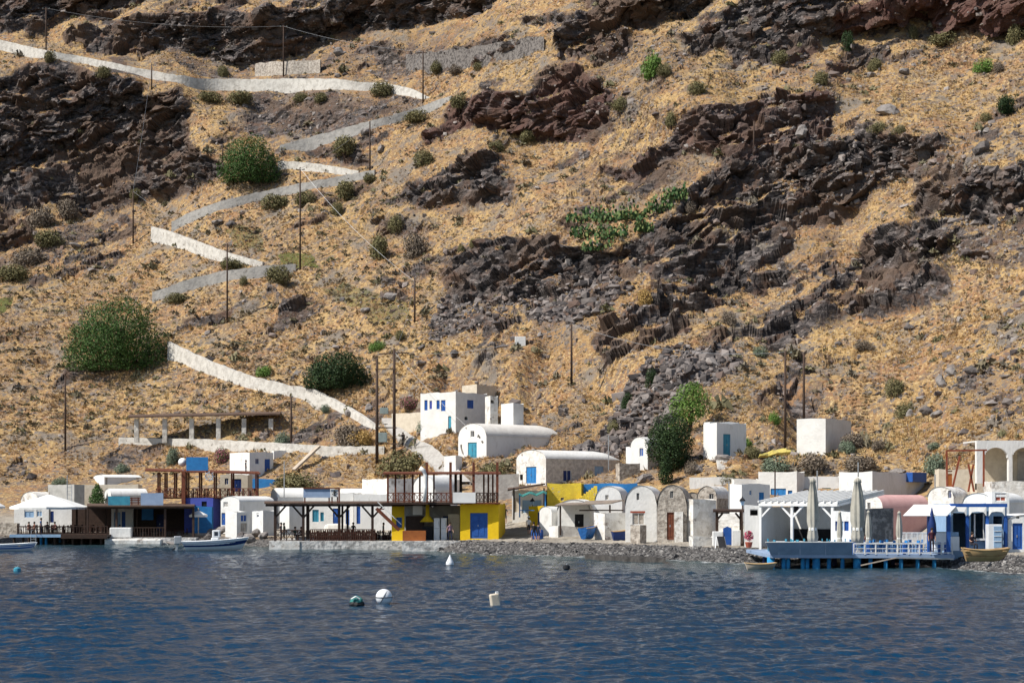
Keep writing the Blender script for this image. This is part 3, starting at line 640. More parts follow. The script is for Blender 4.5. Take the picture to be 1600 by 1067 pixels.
wire('T', 893, 'wire from the transformer to the pole above the old vaulted house', 1.5); wire(893, 1227, 'wire running to the tall pole by the white block house', 1.5); wire('T', (770,700,205), 'pale wire from the transformer down to the chapel', .6)
wire(443, 661, 'wire along the top path', .8); wire(72, 443, 'wire over the top left crag', 1.5)
# ------------------------------------------------------------------ bushes, trees, cactus, boulders
def leaf_cloud(n, lobes, size, seed, up=.35, ymin=0.0, fill=.35):
    r = np.random.default_rng(seed); L_ = np.array(lobes, float); w = (L_[:,3]*L_[:,4])**1.0; w /= w.sum(); k = r.choice(len(L_), n, p=w)
    v = r.normal(size=(n,3)); v /= np.linalg.norm(v, axis=1, keepdims=True); rad = 1 - fill*r.random(n)**2
    bump = 1 + .16*np.sin(v[:,0]*7+k)*np.sin(v[:,1]*6+2*k)*np.sin(v[:,2]*8)
    c = L_[k,:3] + v*(L_[k][:,[3,3,4]])*(rad*bump)[:,None]; keep = c[:,2] > ymin; c, v, k = c[keep], v[keep], k[keep]; n = len(c)
    nr = v + r.normal(size=(n,3))*.75 + np.array([0,0,up]); nr /= np.linalg.norm(nr, axis=1, keepdims=True)
    a = np.cross(nr, r.normal(size=(n,3))); a /= np.linalg.norm(a, axis=1, keepdims=True); b = np.cross(nr, a)
    s = size*r.uniform(.6, 1.3, n)[:,None]
    V = np.stack([c-a*s*.5, c+b*s*.28, c+a*s*.5, c-b*s*.28], 1).reshape(-1,3); Fc = np.arange(4*n).reshape(-1,4)
    return V, Fc, np.repeat(np.clip(r.normal(.5,.22,n), 0, 1), 4)
LEAF = {'green': tint_mat('lentisk_leaves', [(.022,.05,.012),(.038,.082,.018),(.058,.115,.026),(.085,.15,.04)], .6), 'olive': tint_mat('olive_scrub_leaves', [(.09,.085,.04),(.14,.13,.06),(.19,.17,.085),(.24,.21,.11)]),
        'brown': tint_mat('dry_bush_twigs', [(.10,.08,.06),(.16,.13,.10),(.22,.18,.14),(.27,.21,.15)]), 'gold': tint_mat('golden_broom', [(.30,.19,.06),(.40,.26,.09),(.48,.32,.12),(.34,.24,.11)]),
        'bright': tint_mat('fresh_leaves', [(.06,.12,.02),(.10,.18,.035),(.14,.24,.05),(.19,.27,.07)], .6), 'dark': tint_mat('dark_evergreen_leaves', [(.012,.025,.010),(.02,.04,.014),(.035,.06,.02),(.05,.085,.03)], .6),
        'greygreen': tint_mat('grey_green_leaves', [(.10,.13,.09),(.15,.19,.13),(.20,.24,.17),(.13,.16,.11)]), 'pinkfl': tint_mat('oleander', [(.06,.10,.03),(.10,.14,.05),(.45,.14,.20),(.16,.14,.08)])}
def stems(seed, h, r=.06, n=4):
    rr_ = random.Random(seed); mb = MB()
    for k in range(n):
        a = rr_.uniform(0, 6.28); q = rr_.uniform(.15, .45)*h; mb.tube([(0,0,-.4), (math.cos(a)*q*.4, math.sin(a)*q*.4, h*.35), (math.cos(a)*q, math.sin(a)*q, h*.75)], [r, r*.7, r*.3], 5)
    return mb
BP = {}
def bush_proto(kind, var):
    key = (kind, var)
    if key not in BP:
        rr_ = random.Random(var*13+len(kind)); lob = [(0,0,.30,.62,.55)] + [(rr_.uniform(-.5,.5), rr_.uniform(-.4,.4), rr_.uniform(.15,.5), rr_.uniform(.3,.5), rr_.uniform(.25,.45)) for _ in range(5)]
        V, Fc, ti = leaf_cloud(2600, lob, .105, var+3, ymin=-.12, fill=.5)
        root = empty('bush', (0,0,0)); f = np_mesh('foliage', V, Fc, LEAF[kind], 4, False, dict(tint=ti)); f.parent = root
        stems(var, .8).build('stem', M['pole'], root); BP[key] = root; tag(root, '', 'bush', 'bushes on the hillside')
    return BP[key]
def bush(px, pb, w, h, kind, label, var=None, d=None):
    p = hit(px, pb) if d is None else W(px, pb, d); s = F/p.y; v = int(px+pb) % 3 if var is None else var
    pr = bush_proto(kind, v); o = place(pr, tuple(p), random.uniform(0,6.28), (w/s/1.75, w/s/1.75, h/s/.98), label); return o
BL = [ # px, base row, width, height, kind, where
 (540,310,46,34,'olive','brown-green bush below the short bright path leg'),(425,325,55,26,'olive','wide low bush below the grey path leg, left of two'),(480,318,40,26,'olive','bush below the grey path leg, right of two'),(578,285,26,18,'olive','small bush at the right end of the middle grey leg'),(527,335,22,26,'olive','upright bush near the tall path pole'),
 (592,402,44,44,'olive','round dark bush in the hollow, left of the pair'),(645,402,46,44,'brown','round dark bush in the hollow, right of the pair'),(622,362,34,28,'olive','bush just above the pair in the hollow'),(436,450,44,32,'olive','pale bush under the right end of the lower grey leg'),(379,445,15,18,'olive','tiny bush in front of the lower grey path leg'),(272,472,44,18,'olive','flat bush on the lower grey leg'),
 (362,420,44,20,'olive','bush at the foot of the bright hairpin wall'),(545,245,52,32,'olive','bush between the grey legs near the upper pole'),(655,190,52,22,'olive','wide bush on the upper grey leg'),(718,168,36,24,'olive','bush at the right end of the upper grey leg'),(660,258,40,28,'olive','bush right of the upper hairpins'),(598,150,40,28,'olive','bush on the rock below the topmost leg'),(500,160,30,18,'olive','bush under the topmost leg, right of two'),(470,158,26,18,'olive','bush under the topmost leg, left of two'),(375,160,60,24,'olive','wide bush under the topmost leg near the crag'),(330,158,40,20,'olive','bush under the topmost leg beside the crag'),(160,122,30,20,'olive','bush under the topmost leg at far left'),(78,96,24,20,'olive','bush at the foot of the far left pole'),(348,120,22,20,'olive','bush above the topmost leg'),
 (682,115,30,22,'olive','bush in front of the dark terrace wall, left of three'),(712,118,30,18,'brown','bush in front of the dark terrace wall, middle of three'),(748,110,24,14,'olive','bush in front of the dark terrace wall, right of three'),(825,222,34,22,'olive','round bush left of the red-brown crag'),(775,240,30,20,'olive','bush below the red-brown crag'),(1022,122,40,46,'bright','fresh green shrub in the upper rock gully'),(1040,118,26,22,'olive','bush beside the fresh green shrub'),(1050,196,28,26,'olive','bush on the golden shoulder above the brown cliff'),
 (970,170,32,22,'olive','bush on the golden shoulder beneath the gully'),(1085,145,36,22,'olive','pale bush right of the rock gully'),(1322,80,24,32,'dark','dark round bush under the red cliff'),(1427,58,18,24,'olive','small bush under the red cliff'),(1478,72,56,24,'olive','wide bush beneath the red cliff'),(1588,68,36,34,'olive','bush at the right edge beneath the red cliff'),(1217,108,32,24,'olive','bush by the red gully at upper right'),(1284,130,26,26,'olive','round bush on the golden slope at upper right'),(1367,110,26,24,'olive','bush in the middle of the upper right slope'),(1534,115,32,26,'bright','green bush on the upper right slope'),(1560,112,26,18,'brown','brown bush beside the green one at upper right'),
 (1572,172,38,30,'dark','dark bush near the right edge'),(1540,188,24,16,'olive','little bush left of the dark one near the right edge'),(1375,205,36,18,'olive','bush below the pale slab at upper right'),(1405,205,24,16,'olive','second bush below the pale slab'),(1141,508,28,26,'brown','dark brown bush below the big cliff'),(1085,320,26,24,'brown','dry bush beside the cactus patch'),(1008,478,34,32,'gold','dry golden bush in the cleft of the big cliff'),(1190,556,30,18,'greygreen','grey bush on the golden slope below the cliffs'),(1395,612,38,32,'olive','rounded bush among boulders, upper of the pair'),(1413,626,34,32,'olive','rounded bush among boulders, lower of the pair'),(1345,655,24,34,'brown','brown bush left of the boulders'),(1332,700,46,32,'brown','brown bush against the white block house'),(1325,708,28,22,'greygreen','grey-green bush by the white block house'),(1209,658,24,22,'bright','bright bush left of the white block house'),(1165,668,26,22,'bright','bright bush behind the small flat-roofed house'),(1372,704,26,18,'brown','dry bush right of the white block house'),
 (1175,716,30,24,'olive','bush beside the yellow strip'),(1215,738,56,30,'greygreen','grey-green bush below the yellow strip'),(1270,738,70,36,'brown','tangled dry bush above the flat white houses, left'),(1345,738,70,32,'brown','tangled dry bush above the flat white houses, right'),(1465,738,40,34,'greygreen','feathery green tamarisk left of the arches'),(1140,752,30,14,'olive','bush growing on the white retaining wall'),
 (625,742,84,44,'olive','large round bush beside the village path'),(468,764,84,32,'olive','spreading bush beside the blue-doored white house'),(545,698,60,44,'brown','dry brown bush above the retaining wall'),(565,698,44,32,'gold','golden broom above the retaining wall'),(442,690,26,22,'greygreen','grey-green bush behind the pillared terrace'),(510,645,18,14,'greygreen','small grey-green bush by the curving path wall'),(670,672,36,24,'greygreen','bush in front of the blue-windowed house'),(690,664,40,24,'olive','bush under the blue windows'),(640,634,34,20,'pinkfl','pink-flowered oleander left of the blue-windowed house'),(775,742,60,26,'olive','scrub below the chapel wall'),(850,712,60,22,'gold','dry scrub beside the chapel'),(865,738,40,26,'gold','dry scrub behind the old vaulted house'),(800,628,34,30,'olive','bush behind the blue-windowed house'),
 (90,775,40,20,'olive','bush behind the large open parasol'),(95,758,28,14,'greygreen','pale bush above the grey concrete box'),(190,738,26,16,'greygreen','grey bush above the long white building'),(270,725,24,30,'greygreen','agave-like bush above the red pergola'),(347,722,34,28,'pinkfl','pink bougainvillea beside the white house'),(980,600,24,34,'dark','dark shrub in the scree, left'),(1018,600,24,30,'dark','dark shrub in the scree, right'),(958,625,26,24,'olive','shrub at the edge of the scree'),(60,350,50,40,'brown','dark brush under the left cliff, left'),(105,340,50,36,'brown','dark brush under the left cliff, middle'),(75,385,50,30,'olive','brush in the left gully, upper'),(40,415,60,34,'brown','brush in the left gully, middle'),(20,440,60,30,'olive','brush in the left gully, lower'),(213,315,26,20,'olive','bush at the foot of the left cliff'),(425,258,16,14,'olive','bush under the upper green tree'),(360,288,24,14,'olive','bush left of the upper green tree'),
 (410,588,30,20,'bright','green weeds above the curving path wall'),(588,548,28,18,'bright','green weeds above the transformer'),(1078,742,26,26,'brown','dry bush on the ruined vault roof'),(625,530,22,16,'olive','small bush in mid slope'),(1350,545,32,18,'brown','bush on the golden slope at right'),(1460,700,30,12,'greygreen','grey bush near the right arches'),(1560,700,20,12,'olive','bush over the arches'),(1240,555,20,14,'brown','dry tuft bush near the twin poles'),(715,395,14,22,'olive','upright bush left of the mid cliff'),(738,385,14,18,'olive','small bush above the mid cliff'),
]
for a in BL: bush(*a[:5], a[5])
def big_tree(name, label, cat, px, pb, w, h, kind, lobes, n, seed, leaf=.32, trunk=True, d=None, part='crown'):
    p = hit(px, pb) if d is None else W(px, pb, d); s = F/p.y; root = thing(name, label, cat, tuple(p)); sx, sz = w/s, h/s
    lob = [(a*sx, b*sx, c*sz, e*sx, f*sz) for a, b, c, e, f in lobes]
    V, Fc, ti = leaf_cloud(n, lob, leaf, seed, ymin=-.3, fill=.45)
    o = np_mesh(part, V, Fc, LEAF[kind], 4, False, dict(tint=ti)); o.parent = root
    mb = MB(); rr_ = random.Random(seed)
    mb.tube([(0,0,-1), (sx*.02,0,sz*.25), (sx*.05,0,sz*.5)], [.035*sx+.08, .03*sx+.06, .02*sx+.04], 7)
    for a, b, c, e, f in lob: mb.tube([(sx*.03,0,sz*.25), (a*.6, b*.6, c*.7), (a, b, c+f*.4)], [.018*sx+.04, .012*sx+.03, .02], 5)
    mb.build('trunk', M['pole'], None).parent = root
    return root
dome = [(0,0,.36,.40,.52),(-.25,-.05,.25,.26,.36),(.25,0,.25,.26,.38),(-.08,-.2,.2,.3,.35),(.12,-.15,.5,.22,.36),(-.18,0,.5,.2,.32),(.36,-.05,.12,.15,.22),(-.37,-.05,.12,.14,.2)]
big_tree('lentisk_bush','largest round green bush standing beside the path on the left slope','bush',184,578,164,128,'green',dome,30000,1,.30)
big_tree('lentisk_bush','rounded green bush beside the upper hairpin bends','bush',390,286,98,82,'green',dome,15000,2,.30)
big_tree('lentisk_bush','dark green bush beyond the curving white path wall','bush',528,606,104,64,'dark',dome,13000,3,.30)
tall = [(0,0,.72,.30,.26),(-.22,0,.5,.24,.24),(.24,0,.55,.24,.3),(0,-.2,.4,.28,.25),(.1,.1,.85,.18,.15),(-.1,0,.25,.2,.15)]
big_tree('tamarisk_tree','light green feathery tree behind the dark tree above the ruined vaults','tree',1078,666,74,78,'bright',tall,5200,4,.22)
big_tree('tamarisk_tree','pale green small tree to the left of the feathery tree','tree',1050,655,44,46,'bright',tall,1600,14,.22)
big_tree('carob_tree','dark evergreen tree beside the small white chapel','tree',1046,732,74,92,'dark',[(0,0,.62,.44,.36),(-.2,0,.42,.32,.34),(.22,0,.45,.30,.36),(0,-.2,.35,.34,.34),(.05,0,.2,.3,.24)],11000,5,.24)
big_tree('cypress_shrub','small upright dark shrub in front of the dark tree','shrub',1040,756,28,46,'dark',[(0,0,.3,.42,.32),(0,0,.62,.34,.34),(0,0,.88,.18,.2)],2200,6,.2)
big_tree('pine_shrub','conical dark green shrub behind the left restaurant','shrub',152,792,32,34,'green',[(0,0,.3,.42,.32),(0,0,.62,.30,.34),(0,0,.88,.14,.2)],2200,7,.2,d=200)
# prickly pear: flat oval pads
def cactus(px, pb, w, h, seed, label):
    p = hit(px, pb); s = F/p.y; r = np.random.default_rng(seed); root = thing('prickly_pear', label, 'cactus', tuple(p), 'prickly pear patch on the cliff'); n = 170
    base = np.array([(math.cos(t)*.5, 0, .62+math.sin(t)*.62) for t in np.linspace(0, 6.283, 9)[:-1]]); nv = 8; V, Fc, ti = [], [], []
    c = np.stack([r.uniform(-.5,.5,n)*w/s, r.uniform(-.4,.4,n)*w/s*.5, np.abs(r.normal(0,.45,n))*h/s], 1)
    for i in range(n):
        sz = r.uniform(.22,.48); th = r.uniform(0, 3.14); ti_ = r.normal(0, .5); b = base*sz; b = np.stack([b[:,0]+b[:,2]*math.sin(ti_)*.6, b[:,1], b[:,2]], 1)
        for off in (-.05, .05):
            q = b+np.array([0, off, 0]); q = np.stack([q[:,0]*math.cos(th)-q[:,1]*math.sin(th), q[:,0]*math.sin(th)+q[:,1]*math.cos(th), q[:,2]], 1)+c[i]; k0 = len(V); V += list(q); Fc += [[k0, k0+1, k0+2, k0+3], [k0, k0+3, k0+4, k0+7], [k0+4, k0+5, k0+6, k0+7]]; ti += [r.random()]*8
    o = np_mesh('pads', V, Fc, CACm, 4, False, dict(tint=ti)); o.parent = root; o['kind'] = 'stuff'
    stems(seed, h/s*.6, .1, 5).build('stem', M['pole'], None).parent = root
CACm = tint_mat('cactus_pads', [(.035,.085,.03),(.06,.125,.045),(.11,.175,.07),(.22,.26,.09),(.045,.085,.035)], .5)
for i, (a, b, w_, h_, lb) in enumerate([(910,350,50,22,'prickly pear clump at the upper left of the cactus patch'),(950,352,50,22,'prickly pear clump at the upper middle of the cactus patch'),(990,348,46,20,'prickly pear clump at the upper right of the cactus patch'),(915,372,50,22,'prickly pear clump at the lower left of the cactus patch'),(955,374,50,22,'prickly pear clump at the lower middle of the cactus patch'),(935,392,60,20,'prickly pear clump at the bottom of the cactus patch'),(1030,330,40,24,'prickly pear clump on the ridge right of the cactus patch'),(1055,312,36,20,'highest prickly pear clump on the ridge'),(1005,362,30,18,'small prickly pear clump above the cliff edge')]): cactus(a, b, w_, h_, i, lb)
# boulders
def boulder_mesh(seed, m):
    bm = bmesh.new(); bmesh.ops.create_icosphere(bm, subdivisions=2, radius=.5); r = np.random.default_rng(seed); dirs = r.normal(size=(14,3)); dirs /= np.linalg.norm(dirs, axis=1, keepdims=True); off = r.uniform(.22,.44,14)
    for v in bm.verts:
        c = np.array(v.co); s = min([1]+[o_/max(1e-3, float(c@d_)) for d_, o_ in zip(dirs, off) if c@d_ > o_]); v.co = Vector(c*s*(1+r.uniform(-.09,.09)))
    me = bpy.data.meshes.new('boulder'); bm.to_mesh(me); bm.free(); me.materials.append(m); return me
BM = [boulder_mesh(i, M['rockg']) for i in range(4)] if 'rockg' in M else None
M['rockg'] = mat('grey_boulder', (.26,.235,.22), (.15,.135,.125), scale=1.5, bump=.08, bscale=4); M['rockd'] = mat('dark_boulder', (.085,.075,.072), (.16,.14,.13), scale=1.6, bump=.1, bscale=4)
BM = [boulder_mesh(i, M['rockg' if i % 2 else 'rockd']) for i in range(6)]
def boulder(px, pb, w, h, v, label, d=None):
    p = hit(px, pb) if d is None else W(px, pb, d); s = F/p.y; o = bpy.data.objects.new('boulder', BM[v % 6]); COL.objects.link(o); o.location = p+Vector((0,0,h/s*.35)); o.scale = (w/s*1.15, w/s, h/s*1.2); o.rotation_euler = (random.uniform(-.2,.2), random.uniform(-.3,.3), random.uniform(0,6)); tag(o, label, 'boulder', 'boulders on the slope')
for a in [(1520,588,30,16,0,'dark flat boulder on the slope at right, largest of its cluster'),(1487,585,24,16,1,'pale slab boulder left of the dark flat one'),(1471,606,20,26,1,'upright pale boulder below the pale slab'),(1440,612,24,14,3,'grey boulder right of the paired bushes'),(1379,640,28,18,3,'split grey boulder left of the bushes'),(1420,645,16,16,1,'small round grey boulder below the bushes'),(1447,645,28,16,0,'dark boulder below the bushes'),(1462,650,22,14,3,'grey boulder right of the dark one below the bushes'),(1420,517,20,12,0,'lone dark boulder below the right cliff'),(1310,540,14,10,2,'small dark boulder near the cliff foot'),(1388,180,46,20,1,'large pale slab on the upper right slope'),(1256,226,26,20,1,'pale block at the edge of the brown cliff'),(1412,118,20,12,3,'pale rock on the upper right slope'),(1362,120,20,10,3,'pale rock beside a bush at upper right'),(1540,202,16,8,1,'flat white stone at right'),(1435,245,34,28,0,'dark crag block at the right slope'),(1535,240,28,24,2,'dark crag block near the right edge'),(766,606,18,24,0,'large boulder above the blue-windowed house'),(852,597,20,10,3,'pale flat rock right of the house'),(709,555,22,14,0,'dark rock in mid slope'),(660,545,14,10,2,'rock left of the dark one in mid slope'),(572,340+150,18,12,3,'grey rock in the green hollow'),(612,470,30,18,3,'grey rubble rock by the green hollow'),(530,88,22,16,1,'flat topped pale rock under the upper cliff'),(340,350,22,10,3,'slab on the hairpin slope, left'),(362,355,22,12,0,'slab on the hairpin slope, right'),(146,428,26,6,1,'flat white slab lying on the left slope'),(118,388,26,8,3,'grey slab in the left gully'),(572,205+8,18,16,3,'rock beside the pole near upper bush'),(595,235,18,12,1,'pale rock beneath the upper grey leg'),(430,272,12,16,0,'dark rock on the short bright leg'),(920,655,26,20,0,'dark boulder at the foot of the scree'),(945,640,24,18,2,'dark boulder in the scree'),(985,640,28,20,0,'large dark boulder in the scree'),(1000,690,18,14,3,'boulder below the scree near the chapel'),(875,688,18,22,0,'black boulder at the back of the chapel'),(1090,738,28,14,1,'tilted brown slab below the flat-roofed house'),(1006,752,34,14,1,'brown slab heap behind the ruined vaults'),(1130,720,30,16,3,'boulder below the steps of the flat-roofed house'),(1400,738,34,8,1,'driftwood-pale slab above the flat houses'),(630,684,18,10,0,'dark rock by the path bend'),(545,650,16,14,3,'grey rock by the curving wall'),(575,640,18,14,1,'pale rock at the curve of the path')]: boulder(*a)
# ------------------------------------------------------------------ houses: walls with real openings, flat or barrel-vaulted roofs
def ray_s(C, u, px):                 # distance along u from C at which the wall passes column px
    k = (px-800)/F; return (k*C.y - C.x)/(u.x - k*u.y)
def on_face(O, u, n, px, py):
    r = Vector(((px-800)/F, 1, (YH-py)/F)); o = Vector((0,0,CH)); t = (O-o).dot(n)/r.dot(n); p = o + r*t; return (p-O).dot(u), p.z
def face(mb, O, u, n, w, z0, top, ops, seg=1.2, rv=.16):
    cuts = {0.0, w}; k = max(1, int(w/seg))
    for i in range(1, k): cuts.add(w*i/k)
    for s0, s1, a, b in ops: cuts |= {s0, s1}
    cs = sorted(c for c in cuts if -1e-6 <= c <= w+1e-6)
    P_ = lambda s, zz: (O.x+u.x*s, O.y+u.y*s, zz)
    for s0, s1 in zip(cs[:-1], cs[1:]):
        if s1-s0 < 1e-4: continue
        m_ = (s0+s1)/2; lo = z0
        for o in sorted([o for o in ops if o[0]-1e-5 <= m_ <= o[1]+1e-5], key=lambda o: o[2]):
            if o[2] > lo+1e-4: mb.add([P_(s0,lo), P_(s1,lo), P_(s1,o[2]), P_(s0,o[2])], [(0,1,2,3)])
            lo = o[3]
        mb.add([P_(s0,lo), P_(s1,lo), P_(s1,max(lo, top(s1))), P_(s0,max(lo, top(s0)))], [(0,1,2,3)])
    iv = n*-rv
    for s0, s1, a, b in ops:
        A = [Vector(P_(s0,a)), Vector(P_(s1,a)), Vector(P_(s1,b)), Vector(P_(s0,b))]; mb.add(A+[q+iv for q in A], [(0,1,5,4),(1,2,6,5),(2,3,7,6),(3,0,4,7)])
def house(name, label, xl, xc, xr, yt, yb, yaw=25, d=None, m='white', ops=(), dep=None, ysp=None, roofm=None, ext=2.5, apse=False, cat='house', mR=None, group=None, rise=None):
    d = d or hit(xc, yb).y; a = R(yaw); C = W(xc, yb, d); z0, z1 = C.z-ext, Z(yt, d)
    uL, nL, uR, nR = Vector((-math.cos(a), math.sin(a), 0)), Vector((-math.sin(a), -math.cos(a), 0)), Vector((math.sin(a), math.cos(a), 0)), Vector((math.cos(a), -math.sin(a), 0))
    wL = ray_s(C, uL, xl); wR = dep if dep else ray_s(C, uR, xr)
    if not (0 < wL < 60 and 0 < wR < 60): print('BAD HOUSE', label, wL, wR); wL = min(abs(wL), 8); wR = min(abs(wR), 8)
    root = thing(name, label, cat, tuple(C), group); O = Vector((C.x, C.y, 0))
    fo = {'L': [], 'R': []}; parts = []
    for f, kind, x0, y0, x1, y1, mm, *ex in ops:
        u, n, w = (uL, nL, wL) if f == 'L' else (uR, nR, wR)
        sa, za = on_face(O, u, n, x0, y1); sb, zb = on_face(O, u, n, x1, y0); sa, sb = sorted((sa, sb)); za2 = on_face(O, u, n, (x0+x1)/2, y1)[1]; zb = on_face(O, u, n, (x0+x1)/2, y0)[1]
        sa, sb = max(.06, sa), min(w-.06, sb)
        if sb-sa < .12: continue
        fo[f].append((sa, sb, za2, zb)); parts.append((f, kind, u, n, sa, sb, za2, zb, mm))
    zs = Z(ysp, d) if ysp else z1
    arch = (lambda s: zs + (z1-zs)*math.sqrt(max(0, 1-((s-wL/2)/(wL/2))**2))) if ysp else None
    ph_ = random.uniform(0, 9); flat = lambda s: z1 + .05*math.sin(s*1.7+ph_) + .03*math.sin(s*4.1+ph_)
    mb = MB(); face(mb, O, uL, nL, wL, z0, arch or flat, fo['L'], seg=wL/16 if ysp else 1.2)
    B = O + uR*wR; face(mb, B, uL, -nL, wL, z0, (lambda s: zs+.01) if apse else (arch or flat), [], seg=wL/16 if ysp else 1.2)
    mr = MB() if mR else mb
    face(mr, O, uR, nR, wR, z0, (lambda s: zs) if ysp else flat, fo['R']); face(mb, O+uL*wL, uR, -nR, wR, z0, (lambda s: zs) if ysp else flat, [])
    mb.build('wall', M[m], root)
    if mR: mr.build('side_wall', M[mR], root)
    rb = MB(); rm = M[roofm or m]
    if ysp:
        n_, k_ = 16, 10; secs = []
        for j in range(k_+1):
            t = j/k_*wR - (.06 if j == 0 else 0); h = 1
            if apse and j/k_ > .8: h = math.sqrt(max(0, 1-((j/k_-.8)/.2)**2*.96))
            secs.append([(O + uR*t + uL*(wL/2 + (wL/2+.05)*math.cos(math.pi*i/n_))*1.0) + Vector((0,0, zs-.04 + ((z1-zs)*h+.05)*math.sin(math.pi*i/n_))) for i in range(n_+1)])
        k0 = 0
        for s_ in secs: rb.v += [tuple(p) for p in s_]
        for j in range(k_):
            for i in range(n_): q = j*(n_+1)+i; rb.f.append((q, q+1, q+n_+2, q+n_+1))
        rb.build('roof', rm, root, True)
    else:
        c = O + uL*wL/2 + uR*wR/2; rb.obox((c.x, c.y, z1-.3), uL, uR, (0,0,1), wL/2-.05, wR/2-.05, .1); rb.build('roof', rm, root)
    for f, kind, u, n, sa, sb, za, zb, mm in parts:
        if kind == 'hole': continue
        c = O + u*(sa+sb)/2 - n*.13; c.z = (za+zb)/2; hw, hh = (sb-sa)/2, (zb-za)/2
        if kind == 'door':
            dr = MB().obox(c, u, n, (0,0,1), hw-.003, .03, hh-.003).build('door', M[mm], root)
            if hw > .3:
                for q in ((-.33, .0), (.33, .0)): MB().obox(c+u*hw*q[0]+n*.045, u, n, (0,0,1), hw*.25, .012, hh*.8).build('panel', M[mm], dr)
                MB().obox(c+u*hw*.1+n*.06, u, n, (0,0,1), .03, .03, .09).build('handle', M['metal'], dr)
        else:
            wn = MB().obox(c, u, n, (0,0,1), hw-.003, .02, hh-.003).build('window', M[mm], root)
            fr = MB(); th = min(.07, hw*.2)
            for s_ in (-1, 1):
                fr.obox(c+u*s_*(hw-th/2)+n*.03, u, n, (0,0,1), th/2, .03, hh-.004); fr.obox(c+Vector((0,0,s_*(hh-th/2)))+n*.028, u, n, (0,0,1), hw-th, .03, th/2)
            fr.obox(c+n*.026, u, n, (0,0,1), th/3, .028, hh-th); fr.build('frame', M['white2' if kind == 'window' else mm], wn)
    return root
D_, W_, S_, H_ = 'door', 'window', 'shutter', 'hole'
house('white_house','two storey white house with blue windows on the slope above the chapel',657,712,761,612,673,38,ops=[('L',S_,663,625,668,641,'blue'),('L',S_,671,626,675,639,'indigo'),('L',S_,682,625,687,639,'blue'),('L',D_,689,625,696,642,'blue'),('L',D_,700,650,705,673,'teal'),('R',S_,730,625,740,638,'blue'),('R',H_,726,651,731,656,'dark')])
house('roof_room','cream roof room behind the parapet of the blue-windowed house',722,745,776,601,622,35,d=hit(712,673).y+8,m='cream')
house('outbuilding','weathered lean-to attached right of the blue-windowed house',758,766,778,619,660,55,m='oldwhite',ops=[('R',H_,766,625,772,630,'dark')])
house('outbuilding','small plain white hut right of the blue-windowed house',783,802,818,630,658,40,m='white')
retaining([(612,660,14),(640,667,22),(660,668,24),(698,671,26)], 'cream terrace wall left of the blue-windowed house', M['cream'], 2.5)
house('chapel','long barrel-vaulted white chapel with teal door on the slope',716,760,884,660,716,50,m='white',mR='white2',roofm='pinkwhite',ysp=681,apse=True,cat='chapel',ops=[('L',D_,731,691,745,715.5,'teal'),('L',W_,735,673,741,683,'dark')])
chp = [o_ for o_ in bpy.data.objects if o_.name.startswith('chapel') and o_.parent is None][0]; Oc = W(760,716,hit(760,716).y); Oc.z = 0; ac = R(50); uc, nc = Vector((-math.cos(ac),math.sin(ac),0)), Vector((-math.sin(ac),-math.cos(ac),0))
for pts in ([(745,684),(747,678),(749,680),(751.5,684),(749,685),(747,682)],[(751,689),(754,688),(756,691),(754,693)],[(719,695),(722,694),(722,700),(724,706),(725,711),(722,708),(720,701)],[(727,668),(729,667),(729,671)]):
    q = []
    for a_, b_ in pts: s_, z_ = on_face(Oc,uc,nc,a_,b_); q.append(Vector((Oc.x+uc.x*s_,Oc.y+uc.y*s_,z_))+nc*.012)
    MB().add(q,[tuple(range(len(q)))]).build('peeled_patch', M['darkstone'], chp)
house('plinth','low white walled terrace left of the chapel door',694,712,722,712,740,40,m='white',cat='terrace')
house('old_vaulted_house','old barrel-vaulted house with stone side and blue front door',807,853,968,702,756,50,m='oldwhite',mR='palestone',roofm='white',ysp=716,apse=True,ops=[('L',D_,822,729,838,755,'midblue'),('L',H_,812,741,817,750,'dark'),('R',W_,880,734,893,752,'navy'),('R',D_,929,728,943,755,'lightblue')])
house('ruined_wall_house','low stone ruin joined to the right end of the old vaulted house',962,968,1000,724,752,70,m='stonewall',cat='ruin')
house('small_chapel','small white chapel with curved gable beside the dark tree',985,1012,1034,682,732,38,m='white2',ysp=698,cat='chapel',ops=[('L',W_,999,700,1005,713,'blue'),('R',W_,1013,696,1018,706,'teal')])
house('outbuilding','low white annex left of the small curved-gable chapel',978,988,996,698,726,40,m='white2')
house('flat_roofed_house','small flat-roofed white house with tall teal door above the ruins',1099,1120,1166,661,716,58,m='white2',ops=[('R',D_,1130,678,1141.5,712,'teal')])
house('roof_parapet_room','higher parapet block of the small teal-doored house',1100,1109,1155,659,690,58,d=hit(1120,716).y+1.2,m='white2',cat='parapet')
house('block_house','plain white cube house alone on the dry slope at right',1245,1290,1330,653,708,32,m='white')
st = thing('steps','white steps leading up to the teal door','steps',tuple(hit(1130,722)))
for k in range(5):
    d0 = hit(1130,722).y-2.2+k*.5; MB().box(X(1122-k*.5,d0),X(1146-k,d0),d0,d0+.55,Z(730-k*2.5,d0)-1,Z(729-k*2.6,d0)).build('step', M['oldwhite'], st)
